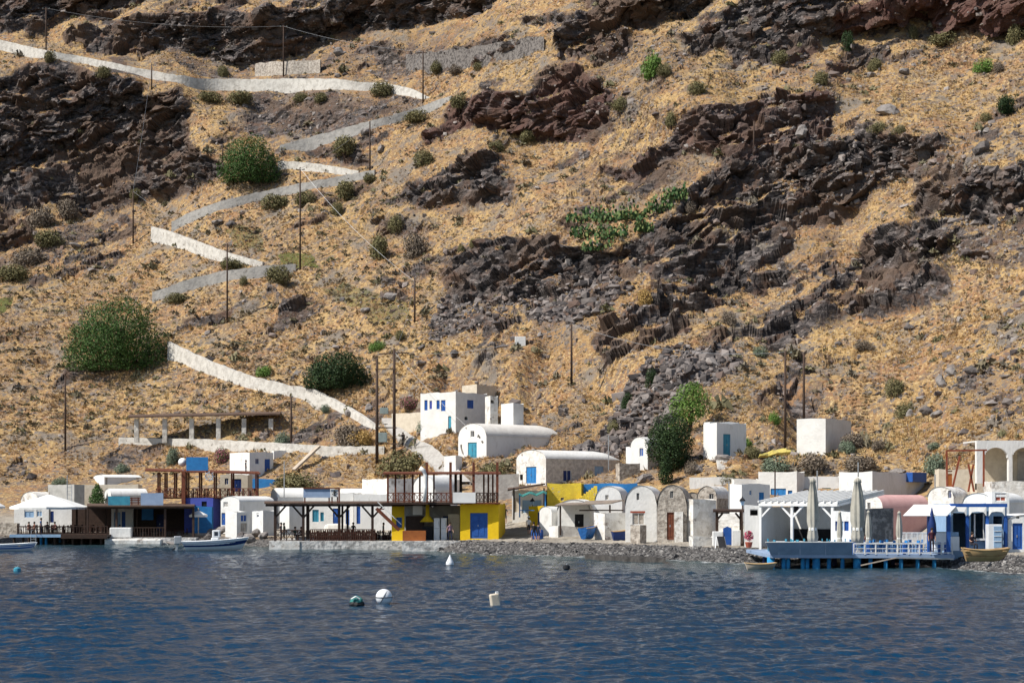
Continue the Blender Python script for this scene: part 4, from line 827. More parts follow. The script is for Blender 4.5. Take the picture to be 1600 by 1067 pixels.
# flat white houses in the second row, right half
house('flat_white_house','white flat house with two tiny blue windows behind the lamp post',1140,1159,1203,756,802,60,d=150,m='white2',ops=[('R',W_,1171,766,1175,773,'midblue'),('R',S_,1186,769,1194,783,'midblue')])
house('flat_white_house','white flat house with wide blue gate above the slatted roof',1185,1245,1257,737,790,22,d=166,m='white',ops=[('L',D_,1204,763,1228,780,'midblue'),('L',S_,1231,766,1238,774,'midblue')])
house('low_white_house','low white house with teal window between the flat houses',1256,1312,0,744,785,8,d=169,dep=6,m='white2',ops=[('L',S_,1284,762,1298,768,'teal')])
wb = house('flat_white_house','long white flat house with blue box fixed high on its side',1311,1363,1448,737,790,42,d=158,m='white2')
C0 = W(1363,790,158); uR_ = Vector((math.sin(R(42)), math.cos(R(42)), 0)); nR_ = Vector((math.cos(R(42)), -math.sin(R(42)), 0)); s0, s1 = ray_s(C0, uR_, 1416), ray_s(C0, uR_, 1438); cc = C0+uR_*(s0+s1)/2+nR_*.35; dq = cc.y
MB().obox((cc.x, cc.y, Z(745.5,dq)), uR_, nR_, (0,0,1), (s1-s0)/2, .35, 7.5*dq/F).build('blue_cabinet', M['blue'], wb, bevel=.03)
house('retaining_house','long low white wall of a terrace above the ruined vaults',1078,1146,0,745,762,5,d=172,dep=2,m='white2',cat='wall')
house('retaining_house','short white wall joining the terrace and the flat houses',1147,1186,0,748,762,0,d=168,dep=2,m='white',cat='wall')
mb = MB(); ym = 9
for i in range(ym):
    for j in range(4):
        p = hit(1186+i*7, 722-i*2.3-j*(1.2+i*.55)); mb.v.append((p.x, p.y, p.z+.45))
for i in range(ym-1):
    for j in range(3): mb.f.append((4*i+j, 4*i+4+j, 4*i+5+j, 4*i+1+j))
o = mb.build('yellow_terrace', M['yelplant']); o.modifiers.new('thick','SOLIDIFY').thickness = .3; tag(o, 'bright yellow washed strip on the slope below the white cube house', 'terrace')
house('pink_vault','long pink barrel-vaulted storehouse behind the terrace parasols',1348,1380,1452,773,822,52,d=143,m='oldwhite',mR='pink',roofm='pink',ysp=797,ops=[('L',W_,1355,785,1360,795,'dark')])
# vaulted boat houses and ruins along the beach
house('boat_house','white vaulted house with a little square niche behind the brown awning',930,972,0,759,812,10,d=163,dep=14,m='white2',ysp=782,ops=[('L',W_,945.5,773,951,780.5,'stonewall')])
house('boat_house','white pointed vault with red lintel over a boarded window',977,1026,0,758,846,8,dep=13,m='white',ysp=788,roofm='white2',ops=[('L',W_,994.5,770,999,781,'dark'),('L',W_,988,801,1007,820,'stonewall')])
dq = hit(1026,846).y
tag(MB().box(X(985,dq-1.1),X(1008,dq-1.1),dq-1.25,dq-.95,Z(801,dq),Z(798,dq)).build('lintel', M['redbrick']), 'thin red lintel above the boarded window of the white vault','lintel')
house('ruined_vault','grey stone ruined vault with a dark doorway',1027,1073,0,757,846,8,dep=13,m='stonewall',ysp=790,ops=[('L',W_,1047,767,1052,778,'dark'),('L',D_,1042,800,1053,843,'wood')])
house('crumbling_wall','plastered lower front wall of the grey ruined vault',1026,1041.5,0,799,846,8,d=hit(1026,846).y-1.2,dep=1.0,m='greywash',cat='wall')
house('crumbling_wall','crumbling right pier of the grey ruined vault doorway',1054,1067,0,800,846,8,d=hit(1060,846).y-1.0,dep=1.0,m='oldwhite',cat='wall')
house('ruined_vault','stone vault with a square window behind the white cube',1090,1120,1140,759,800,30,d=155,m='stonewall',roofm='oldwhite',ysp=778,ops=[('L',W_,1108,771,1115,780,'dark')])
house('ruined_vault','low broken stone vault end between the ruins',1072,1092,0,769,800,5,d=158,dep=6,m='stonewall',ysp=776)
house('white_cube','tall white cube with a tiny hole beside the ruined vault',1065,1083,1119,780,846,58,m='oldwhite',ops=[('L',H_,1071,782,1074,786,'dark')])
house('white_block','low white walled yard block with shaded right side on the beach path',928,945,981,801,843,58,m='oldwhite',cat='wall')
house('stone_pier','round-shouldered stone block in front of the pointed vault',985,1000,1010,820,848,40,d=hit(1000,848).y-1.0,m='stonewall',cat='wall')
house('white_bench_wall','white low wall at the foot of the white cube',1083,1118,0,838,850,-8,d=137,dep=1.4,m='oldwhite',cat='wall')
house('boat_house','low white vault with flat side beside the blue barrels',843,862,877,791,836,40,m='white2',ysp=800)
house('white_pier','short white block in front of the low white vault',858,872,877,822,838,45,d=hit(862,838).y-1.0,m='white2',cat='wall')
house('boat_house','wide low white vault under the brown awning',871,922,0,780,830,8,d=158,dep=8,m='white',ysp=796,ops=[('L',D_,898,803,912,828,'dark')])
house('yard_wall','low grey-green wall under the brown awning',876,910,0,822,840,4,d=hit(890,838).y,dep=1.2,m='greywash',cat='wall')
# yellow houses
house('yellow_house','peeling yellow walled house under the old vaulted house',855,908,0,755,806,6,d=168,dep=6,m='oldyellow',ops=[('L',W_,876,777,881,782,'dark')])
st = thing('stairway','yellow stepped stair parapet rising to the right of the yellow wall','stairs',tuple(W(915,780,166.5)))
for k in range(9): MB().box(X(897+k*4,166.5),X(901.2+k*4,166.5),166.5,168.2,Z(800,166.5),Z(783-k*3,166.5)).build('step', M['oldyellow'], st)
house('blue_wall','long blue painted terrace wall above the white vaults',912,996,0,755.5,790,3,d=170,dep=1.5,m='midblue',cat='wall')
house('yellow_hut','small yellow hut with a blue door beside the street lamp',826,850,0,791,822,14,dep=4,m='yellow',ops=[('L',D_,840,800,847,821,'blue')])
house('white_shop','white walled shop under the sloping dark awning',800,852,0,766,818,6,d=168,dep=5,m='white2',ops=[('L',D_,804,778,811,800,'cream'),('L',W_,815,780,846,802,'lightblue')])
aw = thing('lean_to_awning','dark sloping awning roof over the white shop by the alley','awning',tuple(W(822,770,166)))
mb = MB(); q = [W(793,767,163), W(852,756.5,166), W(852,757,170), W(793,764,170)]; mb.add([*q, *[p+Vector((0,0,.12)) for p in q]], [(0,1,2,3),(7,6,5,4),(0,4,5,1),(1,5,6,2),(2,6,7,3),(3,7,4,0)]); mb.build('roof_sheet', M['roofbrown'], aw)
for px, yb_ in ((803,812),(850,790)): MB().bar(W(px,yb_,164), W(px,762,164), .16).build('post', M['darkwood'], aw)
cn = thing('canopy','teal cloth canopy on blue posts in front of the white shop','canopy',tuple(W(832,808,161)))
mb = MB(); n_ = 8
for i in range(n_+1):
    px = 811+i*5.4; sg = .15*math.sin(i*math.pi/2)
    for dd_, yy in ((160,773),(163,770)): p = W(px, yy-(1.5 if i > 3 else 0), dd_); mb.v.append((p.x, p.y, p.z-sg))
for i in range(n_): mb.f.append((2*i, 2*i+2, 2*i+3, 2*i+1))
o = mb.build('cloth', M['green_tarp'], cn); o.modifiers.new('thick','SOLIDIFY').thickness = .06
for px in (812, 852): MB().bar(W(px,808,160.3), W(px,772,160.3), .12).build('post', M['midblue'], cn)
MB().bar(W(812,797,160.2), W(835,797,160.2), .08).build('rail', M['midblue'], cn)
# main yellow taverna
YD = hit(779,842).y
house('yellow_taverna','bright yellow building with big blue double door on the quay',719,779,0,787,843,5,d=YD,dep=7,m='yellow',cat='building',ops=[('L',D_,734.5,801,762,841,'blue')])
house('whitewashed_wall','whitewashed kitchen back wall under the upper deck',632,719,0,790,845,0,d=YD+4.5,dep=.6,ext=.3,m='greywash',cat='wall',ops=[('L',D_,692,806,700,838,'navy')])  # grey render on this whitewashed wall paints in the deep shade under the deck
house('yellow_stair_house','yellow wall piece with a small blue door by the red stairs',612,633,0,788,845,4,d=YD+6,dep=2,ext=.3,m='yellow',cat='wall',ops=[('L',D_,619,808,628,824,'blue')])
# left group
house('white_house','white cubic house with two navy doors above the red pergola',359,390,427,706,752,48,m='white2',ops=[('R',W_,399,716,405,725,'navy'),('R',D_,413.5,717,422,748,'blue')])
house('white_annex','white block with dark navy door joined right of the cubic house',425,428,453,704,748,62,d=hit(390,752).y+5.0,m='white2',ops=[('R',D_,430,717,437,744,'navy')])
house('blue_wall','blue painted terrace base below the cubic white house',384,429,0,748,772,4,d=hit(390,752).y-5,dep=3,m='midblue',cat='wall')
house('beige_house','beige wall with navy door and window under the red pergola',344,387,0,741,780,2,d=201,dep=3,m='cream',ops=[('L',W_,351,747,357,757,'navy'),('L',D_,363,748,377,768,'navy')])
house('indigo_building','indigo and blue walled building under the red pergola deck',288,333,0,778,840,3,d=187.5,dep=8,m='indigo',ops=[('L',D_,315,783,323,800,'dark')])
house('blue_wall','bright blue low front wall beside the small white parasol',300,331,0,791,840,3,d=186.6,dep=.7,m='midblue',cat='wall')
house('white_vault_house','white house with low vaulted roof and a square window by the debris',345,374,428,775,822,36,d=183,m='white2',ysp=783,ops=[('L',W_,349,784,356,792,'greywash'),('L',D_,346,801,352,820,'blue')])
house('white_box_house','white box hut with a blue window hatch near the rubble heap',352,370,390,799,832,48,m='white',ops=[('R',W_,376,803,386,815,'blue'),('R',D_,376,817,386,830,'greywash')],d=178)
house('white_box_house','white box hut with a narrow slot beside the pergola restaurant',394,411,430,798,832,45,m='white2',ops=[('L',W_,401,801,404.5,808,'navy')],d=176)
house('white_house','tall white house corner behind the left end of the dark pergola',437,452,475,784,842,48,d=178,m='white2')
house('white_house','white facade with teal shutters behind the dark pergola',474,552,0,770,845,4,d=184,dep=6,m='white',ops=[('L',S_,488,796,498,815,'teal'),('L',S_,500.5,800,506,814,'teal'),('L',D_,520,794,529,818,'blue'),('L',D_,540,796,546,820,'blue')])
house('white_house','white facade with a blue door behind the right half of the dark pergola',553,613,0,772,845,4,d=182,dep=6,m='white2',ops=[('L',D_,557,791,563,818,'blue')])
house('long_vault','long white vaulted roof behind the left of the dark pergola roof',424,434,526,762,800,72,d=190,m='white',ysp=776)
house('long_vault','long white vaulted roof behind the sign boards of the pergola',527,538,610,763,800,74,d=190,m='white2',ysp=777)
house('rubble_terrace','whitewashed rubble terrace behind the upper deck',566,606,720,748,790,58,d=186,m='oldwhite',cat='terrace')
house('white_dome_roof','white curved roof rising behind the upper deck posts',645,680,715,742,790,40,d=176,m='white2',ysp=766)
house('wall_right_of_deck','grey rendered wall right of the upper deck',742,810,0,741,800,2,d=182,dep=1.5,m='greywash',cat='wall')
house('long_white_building','long low cream-white building with rounded corners on the left slope',146,163,241,741,760,58,m='white2',ysp=745,ops=[('R',H_,224,745.5,236,750.5,'dark'),('R',D_,165,746,168,757,'stonewall')])
house('long_vault','white barrel roof behind the left restaurant signs',163,174,231,763,796,60,d=199,m='white2',ysp=774)
house('concrete_box','grey concrete box building with a ladder behind the parasol',75,116,132,757,800,30,d=203,m='concrete',cat='building')
house('tan_wall','long tan plaster wall below the long cream building',131,216,0,757,790,2,d=208,dep=2,m='cream',cat='wall')
house('dome_vault','pale little vault roof above the large parasol',33,60,84,768,800,35,d=204,m='oldwhite',ysp=782)
house('blue_shutter_house','white house with pale blue shutter behind the large parasol',22,112,0,793,826,4,d=193,dep=6,m='white',ops=[('L',S_,38,795,53,808,'lightblue'),('L',W_,57,795,66,807,'lightblue'),('L',D_,78,794,84,816,'navy')])
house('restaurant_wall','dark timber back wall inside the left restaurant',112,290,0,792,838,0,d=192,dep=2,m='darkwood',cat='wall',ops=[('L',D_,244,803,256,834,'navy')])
house('white_partition','white wall piece with a blue door inside the left restaurant',174,208,0,793,838,0,d=190.5,dep=.4,m='white2',cat='wall',ops=[('L',D_,178,800,188,826,'lightblue'),('L',D_,190,799,196,824,'blue')])
fq = W(231,812,190.6); tag(MB().box(fq.x-.65,fq.x+.65,190.4,190.7,Z(812,190.5),Z(793,190.5)).build('blue_hatch', M['midblue'], None, org=tuple(fq)),'bright blue hatch board inside the left restaurant','hatch')
retaining([(-120,836,20),(0,836,20),(26,837,20)], 'grey stone wall with pale coping at the left edge', M['stonewall'])
# ladder on the concrete box
ld = thing('ladder','light ladder leaning on the grey concrete box','ladder',tuple(W(108,790,198)))
for px in (105,112): MB().bar(W(px,790,198), W(px,750 if px == 105 else 757,202), .07).build('rail', M['metal'], ld)
for k in range(5): MB().bar(W(105,785-k*6,198.6+k*.6), W(112,785-k*6,198.6+k*.6), .05).build('rung', M['metal'], ld)
# ------------------------------------------------------------------ pillared terrace
tb = W(300,690,hit(300,696).y+.8); d = tb.y; ar = thing('pillared_terrace','row of pale square pillars under a thin dark slab roof above the long white wall','pergola',tuple(tb))
for px, yb_ in ((213,684),(257,685),(299,686),(341,687),(381,688),(423,690)): MB().box(X(px-3.4,d),X(px+3.4,d),d,d+.62,Z(yb_,d)-.6,Z(654,d)).build('pillar', M['wallpath'], ar)
mb = MB(); q = [W(201,653,d-.6), W(438,648,d-.6), W(438,645,d+3.5), W(201,650,d+3.5)]; mb.add([*q, *[p+Vector((0,0,.22)) for p in q]], [(3,2,1,0),(4,5,6,7),(0,1,5,4),(1,2,6,5),(2,3,7,6),(3,0,4,7)]); mb.build('roof_slab', M['roofbrown'], ar)
pl = MB().bar(W(459,734,hit(459,730).y-2), W(498,697,hit(498,708).y-1.5), .75, .25).build('ramp_plank', M['palewood']); tag(pl, 'pale plank ramp leaning diagonally against the long white wall', 'plank')
for px in (680/1.0-108, 831/1.0-202): pass
gp = MB().box(X(568,d+4),X(576,d+4),d+4,d+4.8,Z(700,d+4),Z(683,d+4)).build('gate_pillar', M['wallpath'], bevel=.05); tag(gp,'short white gate pillar in front of the golden broom','pillar')
hb = W(813,537,hit(813,540).y); o = MB().box(hb.x-.75,hb.x+.75,hb.y,hb.y+1.2,hb.z-.6,hb.z+1.0).build('hill_shrine', M['white2'], bevel=.05); tag(o,'tiny white box standing alone on the hill above the old vaulted house','box')
# ------------------------------------------------------------------ restaurants, decks, pergolas
def fb(name, m, parent, x0, x1, yt, yb, d, dep, bevel=0):           # upright box: columns and rows are those of its front face at distance d
    return MB().box(X(x0,d), X(x1,d), d, d+dep, Z(yb,d), Z(yt,d)).build(name, M[m], parent, bevel=bevel)
def fthing(name, label, cat, m, x0, x1, yt, yb, d, dep, group=None, bevel=0):
    o = MB().box(X(x0,d), X(x1,d), d, d+dep, Z(yb,d), Z(yt,d)).build(name, M[m], None, bevel=bevel, org=(X((x0+x1)/2,d), d, Z(yb,d))); return tag(o, label, cat, group)
def slab4(name, m, parent, q, th):
    mb = MB(); q = [Vector(p) for p in q]; mb.add([*q, *[p+Vector((0,0,th)) for p in q]], [(3,2,1,0),(4,5,6,7),(0,1,5,4),(1,2,6,5),(2,3,7,6),(3,0,4,7)]); return mb.build(name, M[m], parent)
def post(parent, px, yb, yt, d, w=.2, m='darkwood', brace=0):
    o = MB().box(X(px,d)-w/2, X(px,d)+w/2, d-w/2, d+w/2, Z(yb,d), Z(yt,d)).build('post', M[m], parent)
    if brace:
        for s in (-1, 1):
            if brace == 2 or s == brace or brace == 3: MB().bar((X(px,d), d, Z(yt,d)-brace_h), (X(px,d)+s*brace_h*.85, d, Z(yt,d)-.05), w*.7).build('brace', M[m], o)
    return o
brace_h = 1.0
def railing(label, px0, px1, yt, yb, d, m='darkwood', style='x', n=None, d1=None):
    d1 = d1 or d; a, b = W(px0, yb, d), W(px1, yb, d1); h = (yb-yt)*d/F; L = (b-a).length; u = (b-a)/L; n = n or max(1, int(L/1.1))
    root = thing('railing', label, 'railing', tuple(a)); up = Vector((0,0,1))
    MB().bar(a+up*h, b+up*h, .09, .08).build('top_rail', M[m], root); MB().bar(a+up*.12, b+up*.12, .07, .07).build('bottom_rail', M[m], root)
    for i in range(n+1): p = a+u*L*i/n; MB().bar(p, p+up*h, .08).build('baluster', M[m], root)
    for i in range(n):
        p, q = a+u*L*i/n, a+u*L*(i+1)/n
        if style == 'x':
            c = MB().bar(p+up*.12, q+up*h, .05); c.bar(p+up*h, q+up*.12, .05); c.build('cross_brace', M[m], root)
        elif style == 'v':
            for k in (1,2,3): MB().bar(p.lerp(q,k/4)+up*.12, p.lerp(q,k/4)+up*h, .05).build('spindle', M[m], root)
        elif style == 'h':
            MB().bar(p+up*h*.55, q+up*h*.55, .05).build('middle_rail', M[m], root)
    return root
def chair_proto(m):
    r = tag(empty('chair', (0,0,0)), '', 'chair'); MB().box(-.21,.21,-.2,.22,.43,.48).build('seat', M[m], r)
    for x_ in (-.18,.18):
        MB().bar((x_,-.17,0),(x_,-.17,.45),.05).build('leg', M[m], r); MB().bar((x_,.2,0),(x_,.26,.95),.05).build('leg', M[m], r)
    MB().box(-.2,.2,.21,.26,.72,.93).build('backrest', M[m], r); MB().box(-.2,.2,.2,.24,.55,.62).build('back_slat', M[m], r); return r
def table_proto(m, cloth=None):
    r = tag(empty('table', (0,0,0)), '', 'table'); MB().box(-.42,.42,-.42,.42,.71,.75).build('tabletop', M[cloth or m], r)
    for x_ in (-.36,.36):
        for y_ in (-.36,.36): MB().bar((x_,y_,0),(x_,y_,.71),.06).build('leg', M[m], r)
    return r
CH1, CH2, TB1, TB2 = chair_proto('chairdark'), chair_proto('midblue'), table_proto('chairdark'), table_proto('lightblue', 'white2')
CH3 = chair_proto('teal')
ORD = ['first','second','third','fourth','fifth','sixth','seventh','eighth','ninth']
def seats(p0, p1, n, cp, tp, lab, labt, zz, grp, rows=1, gap=2.0):
    for k in range(n):
        t = (k+.5)/n; x_ = p0[0]+(p1[0]-p0[0])*t; y_ = p0[1]+(p1[1]-p0[1])*t
        for r_ in range(rows):
            rw = '' if rows == 1 else (', front row' if r_ == 0 else ', back row')
            yy = y_+r_*gap; place(tp, (x_,yy,zz), random.uniform(-.1,.1), 1, labt+', '+ORD[k]+' from the left'+rw, grp+' tables')
            for s in (-1,1): place(cp, (x_+s*.62,yy+random.uniform(-.1,.1),zz), -s*math.pi/2+random.uniform(-.3,.3), 1, lab+', '+('left' if s < 0 else 'right')+' side of '+ORD[k]+' table'+rw, grp+' chairs')
# -- left restaurant on piles
dk = thing('timber_deck','dark timber deck on piles in front of the left restaurant','deck',tuple(W(90,838,178)))
MB().box(X(16,178),X(168,178),178,191,Z(838.5,178),Z(835,178)).build('floor', M['darkwood'], dk)
MB().box(X(16,178),X(96,178),177.7,177.98,Z(839,178),Z(834.6,178)).build('edge_beam', M['lightblue'], dk)
MB().box(X(96,178),X(168,178),177.7,177.98,Z(841,178),Z(835,178)).build('edge_beam', M['darkwood'], dk)
for px in (20,34,48,62,70,84,98,112,126,140,156):
    for dd_ in (178.5,184): MB().tube([(X(px,178),dd_,-1.2),(X(px,178),dd_,Z(837,178))],.14,7).build('pile', M['pileblue' if px in (62,70) else 'darkwood'], dk)
jl = thing('jetty_ladder','pale metal ladder rail curving off the left deck','ladder',tuple(W(55,850,177)))
for px in (48,56): MB().tube([W(px,852,177),W(px,838,177),W(px+1,829,177.2),W(px+4,828,178.2)],.04,6).build('rail', M['metal'], jl)
for k in range(3): MB().bar(W(48,850-4*k,177),W(56,850-4*k,177),.05).build('rung', M['metal'], jl)
fthing('quay','white edged quay under the left restaurant','quay','quay',163,306,840,856,179.5,13)
fthing('quay_edge','rough white foundation ledge below the white block','ledge','oldwhite',163,252,842,852,178.2,1.2,bevel=.15)
fthing('white_block','small white square planter block at the edge of the left restaurant','planter','white2',171,205,824,840,179.6,.8,bevel=.1)
lr = thing('restaurant_roof','flat dark thatched roof of the left restaurant on posts','roof',tuple(W(220,838,181)))
slab4('roof_sheet','roofbrown',lr,[W(136,791.6,180),W(304,791.6,180),W(304,788.5,192),W(136,788.5,192)],.16)
MB().bar(W(137,793,180.4),W(303,793,180.4),.14,.22).build('beam', M['darkwood'], lr)
for px in (137,182,258,302): post(lr,px,838,792,180.6,.22)
for px in (120,135,165,214): post(lr,px,838,791,186,.18)
railing('dark timber railing of the left deck beside the water',28,168,822,835,178.4,style='v')
railing('dark timber railing right of the white block',206,258,824,840,180,style='v')
seats((X(35,183),182),(X(160,183),182),7,CH1,TB1,'dark chair on the left deck','dark wooden table on the left deck',Z(835,178),'left deck',2,3)
seats((X(212,184),184),(X(290,184),184),4,CH1,TB1,'dark chair right of the white block','dark wooden table right of the white block',Z(840,179.5),'left quay',1)
def signboard(label, x0, x1, y0, y1, d, m, frame='wood', legs=True, yb=790):
    r = thing('sign_board', label, 'sign', tuple(W(x0,y1,d))); fb('board', m, r, x0, x1, y0, y1, d, .08)
    fr = MB(); t = .07
    if legs:
        for px in (x0+2, x1-2): MB().box(X(px,d)-.06,X(px,d)+.06,d+.1,d+.22,Z(yb,d),Z(y0,d)).build('support', M[frame], r)
    return r
signboard('teal blue blank sign board standing on the left restaurant roof',169,203,775,789,181,'teal')
signboard('pale grey blank sign board standing on the left restaurant roof',220,255,770,789,181,'deckblue')
rk = thing('roof_rack','small brown timber rack between the two roof signs','rack',tuple(W(212,789,182)))
for py in (778,781,785): MB().bar(W(203,py,182),W(219,py,182),.1).build('slat', M['wood'], rk)
for px in (206,216): MB().bar(W(px,790,182),W(px,777,182),.1).build('upright', M['wood'], rk)
# -- red pergola terrace
rp = thing('pergola','red-brown timber pergola terrace above the indigo building','pergola',tuple(W(320,778,188)))
MB().box(X(243,188),X(402,188),188,199,Z(779,188),Z(776.5,188)).build('deck_floor', M['wood'], rp)
slab4('roof_frame','wood',rp,[W(226,736,187.5),W(407,741,187.5),W(404,738,199),W(228,733,199)],.14)
for px in (247,258,273,292,312,335,362,400):
    for dd_ in (188.3,198.3): post(rp,px if dd_ < 190 else px+3,777,738,dd_,.17,'wood',0)
post(rp,287,790,736,187.6,.42,'wood')
for k in range(15): MB().bar(W(231+k*12.2,735.2+k*.38,186.9),W(233+k*11.9,733.4+k*.38,199.3),.12,.1).build('rafter', M['wood'], rp)
railing('red-brown lattice railing of the upper pergola terrace',244,402,763,777,187.9,'wood','x',22)
seats((X(252,192),191.5),(X(396,192),191.5),8,CH1,TB1,'dark chair on the red pergola terrace','dark wooden table on the red pergola terrace',Z(776.4,188),'red terrace')
signboard('strong blue blank sign board on top of the red pergola',291,325,714,735,188,'midblue',yb=738)
wh = thing('ship_wheel','white and blue ship wheel hanging under the red pergola','ship wheel',tuple(W(327,744,187.3)))
c = W(327,744,187.3)
MB().tube([c+Vector((math.cos(t)*.42,0,math.sin(t)*.42)) for t in np.linspace(0,6.283,17)],.05,6,False).build('rim', M['lightblue'], wh)
for k in range(8): a = k*math.pi/4; MB().bar(c, c+Vector((math.cos(a)*.66,0,math.sin(a)*.66)),.05).build('spoke', M['white2'], wh)
sd = thing('satellite_dish','white satellite dish beside the strong blue sign','dish',tuple(W(286,733,189)))
c = W(286,722,189); mb = MB().lathe([(.02,.0),(.25,.05),(.42,.16),(.5,.28)],(0,0,0),14); mb.v = [(c.x+v[0], c.y-v[2], c.z+v[1]) for v in mb.v]; mb.build('reflector', M['boatwhite'], sd, True); MB().bar(W(286,736,189),W(286,722,189),.06).build('mast', M['metal'], sd)
# -- dark pergola restaurant on the stone quay
fthing('stone_quay','long pale stone quay under the dark pergola restaurant','quay','quay',421,690,845,866,162,14)
fthing('quay_end','whiter left end block of the long stone quay','quay','oldwhite',420.5,468,844.8,866,161.9,.1)
QZ = Z(845,162)
dp = thing('pergola','dark timber pergola restaurant roof over the stone quay','pergola',tuple(W(540,845,163)))
slab4('roof_sheet','roofbrown',dp,[W(413,787,162.4),W(706,787,162.4),W(706,784.4,173),W(413,784.4,173)],.12)
MB().bar(W(415,789,162.7),W(704,789,162.7),.16,.24).build('beam', M['darkwood'], dp)
brace_h = 1.3
for px, br in ((430,1),(474,3),(530,3),(582,3)): post(dp,px,845,788,163,.24,'darkwood',br)
for px in (481,543,535,628): post(dp,px,842,788,168 if px != 481 else 163.8,.3 if px == 481 else .2)
for px in (440,480,520,560,600,640,680): MB().bar(W(px,788.4,162.6),W(px-2,786.2,173),.12,.16).build('rafter', M['darkwood'], dp)
railing('dark lattice railing along the stone quay',485,586,827,845,162.6,'chairdark','x',30); railing('dark timber railing at the left end of the stone quay',430,474,828,845,162.6,'darkwood','x',5)
seats((X(486,166),165.2),(X(620,166),165.2),8,CH1,TB1,'dark chair under the quay pergola','dark table under the quay pergola',QZ,'quay restaurant',2,2.6)
sg = signboard('grey blank sign board standing on the dark pergola roof',474,516,763,777,163,'deckblue',yb=788,frame='wood')
s2 = signboard('small white sign panel with a dark bird mark beside the grey sign',516.5,529,764,776,163,'white2',yb=788,frame='wood')
mb = MB()
for a_, b_ in (((519,772),(526,768)),((522.5,765.5),(522,774)),((520,768.5),(524,767.5)),((522,774),(525,772.5))): mb.bar(W(*a_,162.95),W(*b_,162.95),.07,.03,up=(0,1,0))
mb.build('bird_mark', M['dark'], s2)
for (a_, b_) in ((474,530),): MB().bar(W(a_,762.5,162.95),W(b_,762.5,162.95),.12).build('frame', M['wood'], sg); MB().bar(W(530,790,162.95),W(530,762,162.95),.14).build('frame', M['wood'], sg)
# -- upper deck over the taverna kitchen
ud = thing('upper_deck','brown timber upper deck with posts above the yellow taverna','deck',tuple(W(700,786,YD)))
DX = YD-.6
MB().box(X(598,DX),X(720,DX),DX,DX+8,Z(788,DX),Z(785,DX)).build('deck_floor', M['darkwood'], ud); MB().box(X(720.2,DX),X(781,DX),DX,DX+8,Z(787,DX),Z(785,DX)).build('deck_floor', M['wood'], ud)
slab4('roof_frame','wood',ud,[W(598,741,DX),W(783,741,DX),W(781,739,DX+7),W(600,739,DX+7)],.14)
for px, yt in ((606,740),(667,722),(704,722),(740,722),(777,722)): post(ud,px,786,yt,DX+.2,.24 if yt == 722 else .18,'wood')
for px in (618,632,645,656,678,712,720,756,763,770): post(ud,px,786,740,DX+6.5,.26 if px in (712,720) else .17,'darkwood' if px in (712,720) else 'wood')
for k in range(12): MB().bar(W(603+k*16,740.6,DX-.2),W(604+k*15.8,738.8,DX+7.2),.1).build('rafter', M['wood'], ud)
railing('brown lattice railing of the upper deck left of the white panel',606,706,770,785,DX+.1,'wood','x',12); railing('dark lattice railing of the upper deck right of the white panel',744,778,770,785,DX+.1,'darkwood','x',6)
fthing('blank_sign','blank pale panel fixed to the upper deck railing','sign','fabric',708,743,769,785.5,DX-.05,.08)
vp = MB().tube([W(663,784,DX-.3),W(665,760,DX-.3),W(664.5,742,DX-.3),W(662,735,DX-.3),W(656,731,DX-.3)],[.17,.17,.18,.2,.22],8).build('vent_pipe', M['fabric'], None, True); tag(vp,'curved white vent pipe rising through the upper deck','pipe')
sr = thing('staircase','red-brown timber staircase beside the yellow wall piece','stairs',tuple(W(608,828,YD+1)))
for dd_ in (YD+.6, YD+1.8): MB().bar(W(588,794,dd_),W(624,828,dd_),.1,.32).build('stringer', M['wood'], sr); MB().bar(W(590,784,dd_),W(627,819,dd_),.08).build('handrail', M['white2' if dd_ < YD+1 else 'wood'], sr)
for k in range(11): p = W(589.5+k*3.3,795.5+k*3.1,YD+1.2); MB().box(p.x-.16,p.x+.16,YD+.65,YD+1.75,p.z-.03,p.z+.03).build('tread', M['wood'], sr)
MB().box(X(588,YD),X(598,YD),YD+.6,YD+1.9,Z(796,YD),Z(794.5,YD)).build('landing', M['wood'], sr)
fthing('counter','orange-brown bar counter at the right end of the quay restaurant','counter','orange',629,665,829,846,YD-.6,.8)
fthing('stone_quay','shorter pale quay apron in front of the taverna kitchen','quay','quay',628,781,845,866,YD-1.2,9)
for x0, x1, lb in ((678,687,'left of the two white kitchen fridges under the upper deck'),(689,698,'right of the two white kitchen fridges under the upper deck')):
    fr = thing('fridge', lb, 'fridge', tuple(W(x0,843,YD+2))); fb('cabinet','boatwhite',fr,x0,x1,809,845,YD+2,.8,.03); fb('door_seam','metal',fr,x0+.5,x1-.5,825,825.6,YD+1.97,.03); fb('handle','metal',fr,x1-1.6,x1-1,814,822,YD+1.93,.05)
hd = thing('cooker_hood','dark kitchen hood with a yellow cone lamp','hood',tuple(W(668,842,YD+3))); MB().lathe([(.75,0),(.2,.6),(.16,1.8)],tuple(W(668,815,YD+2.6)),10).build('hood', M['yellow'], hd, True); fb('stove','dark',hd,660,676,822,845,YD+2.2,.8)
fthing('kitchen_cupboard','dark cupboard with a pale poster above in the taverna kitchen','cupboard','darkwood',634,662,806,845,YD+3.4,.5); fthing('poster','pale poster with dark figure on the kitchen wall','poster','fabric',645,660,790,804,YD+3.3,.05)
fthing('panel','floral patterned panel beside the yellow wall','panel','cream',700,718,803,842,YD+3.0,.05)
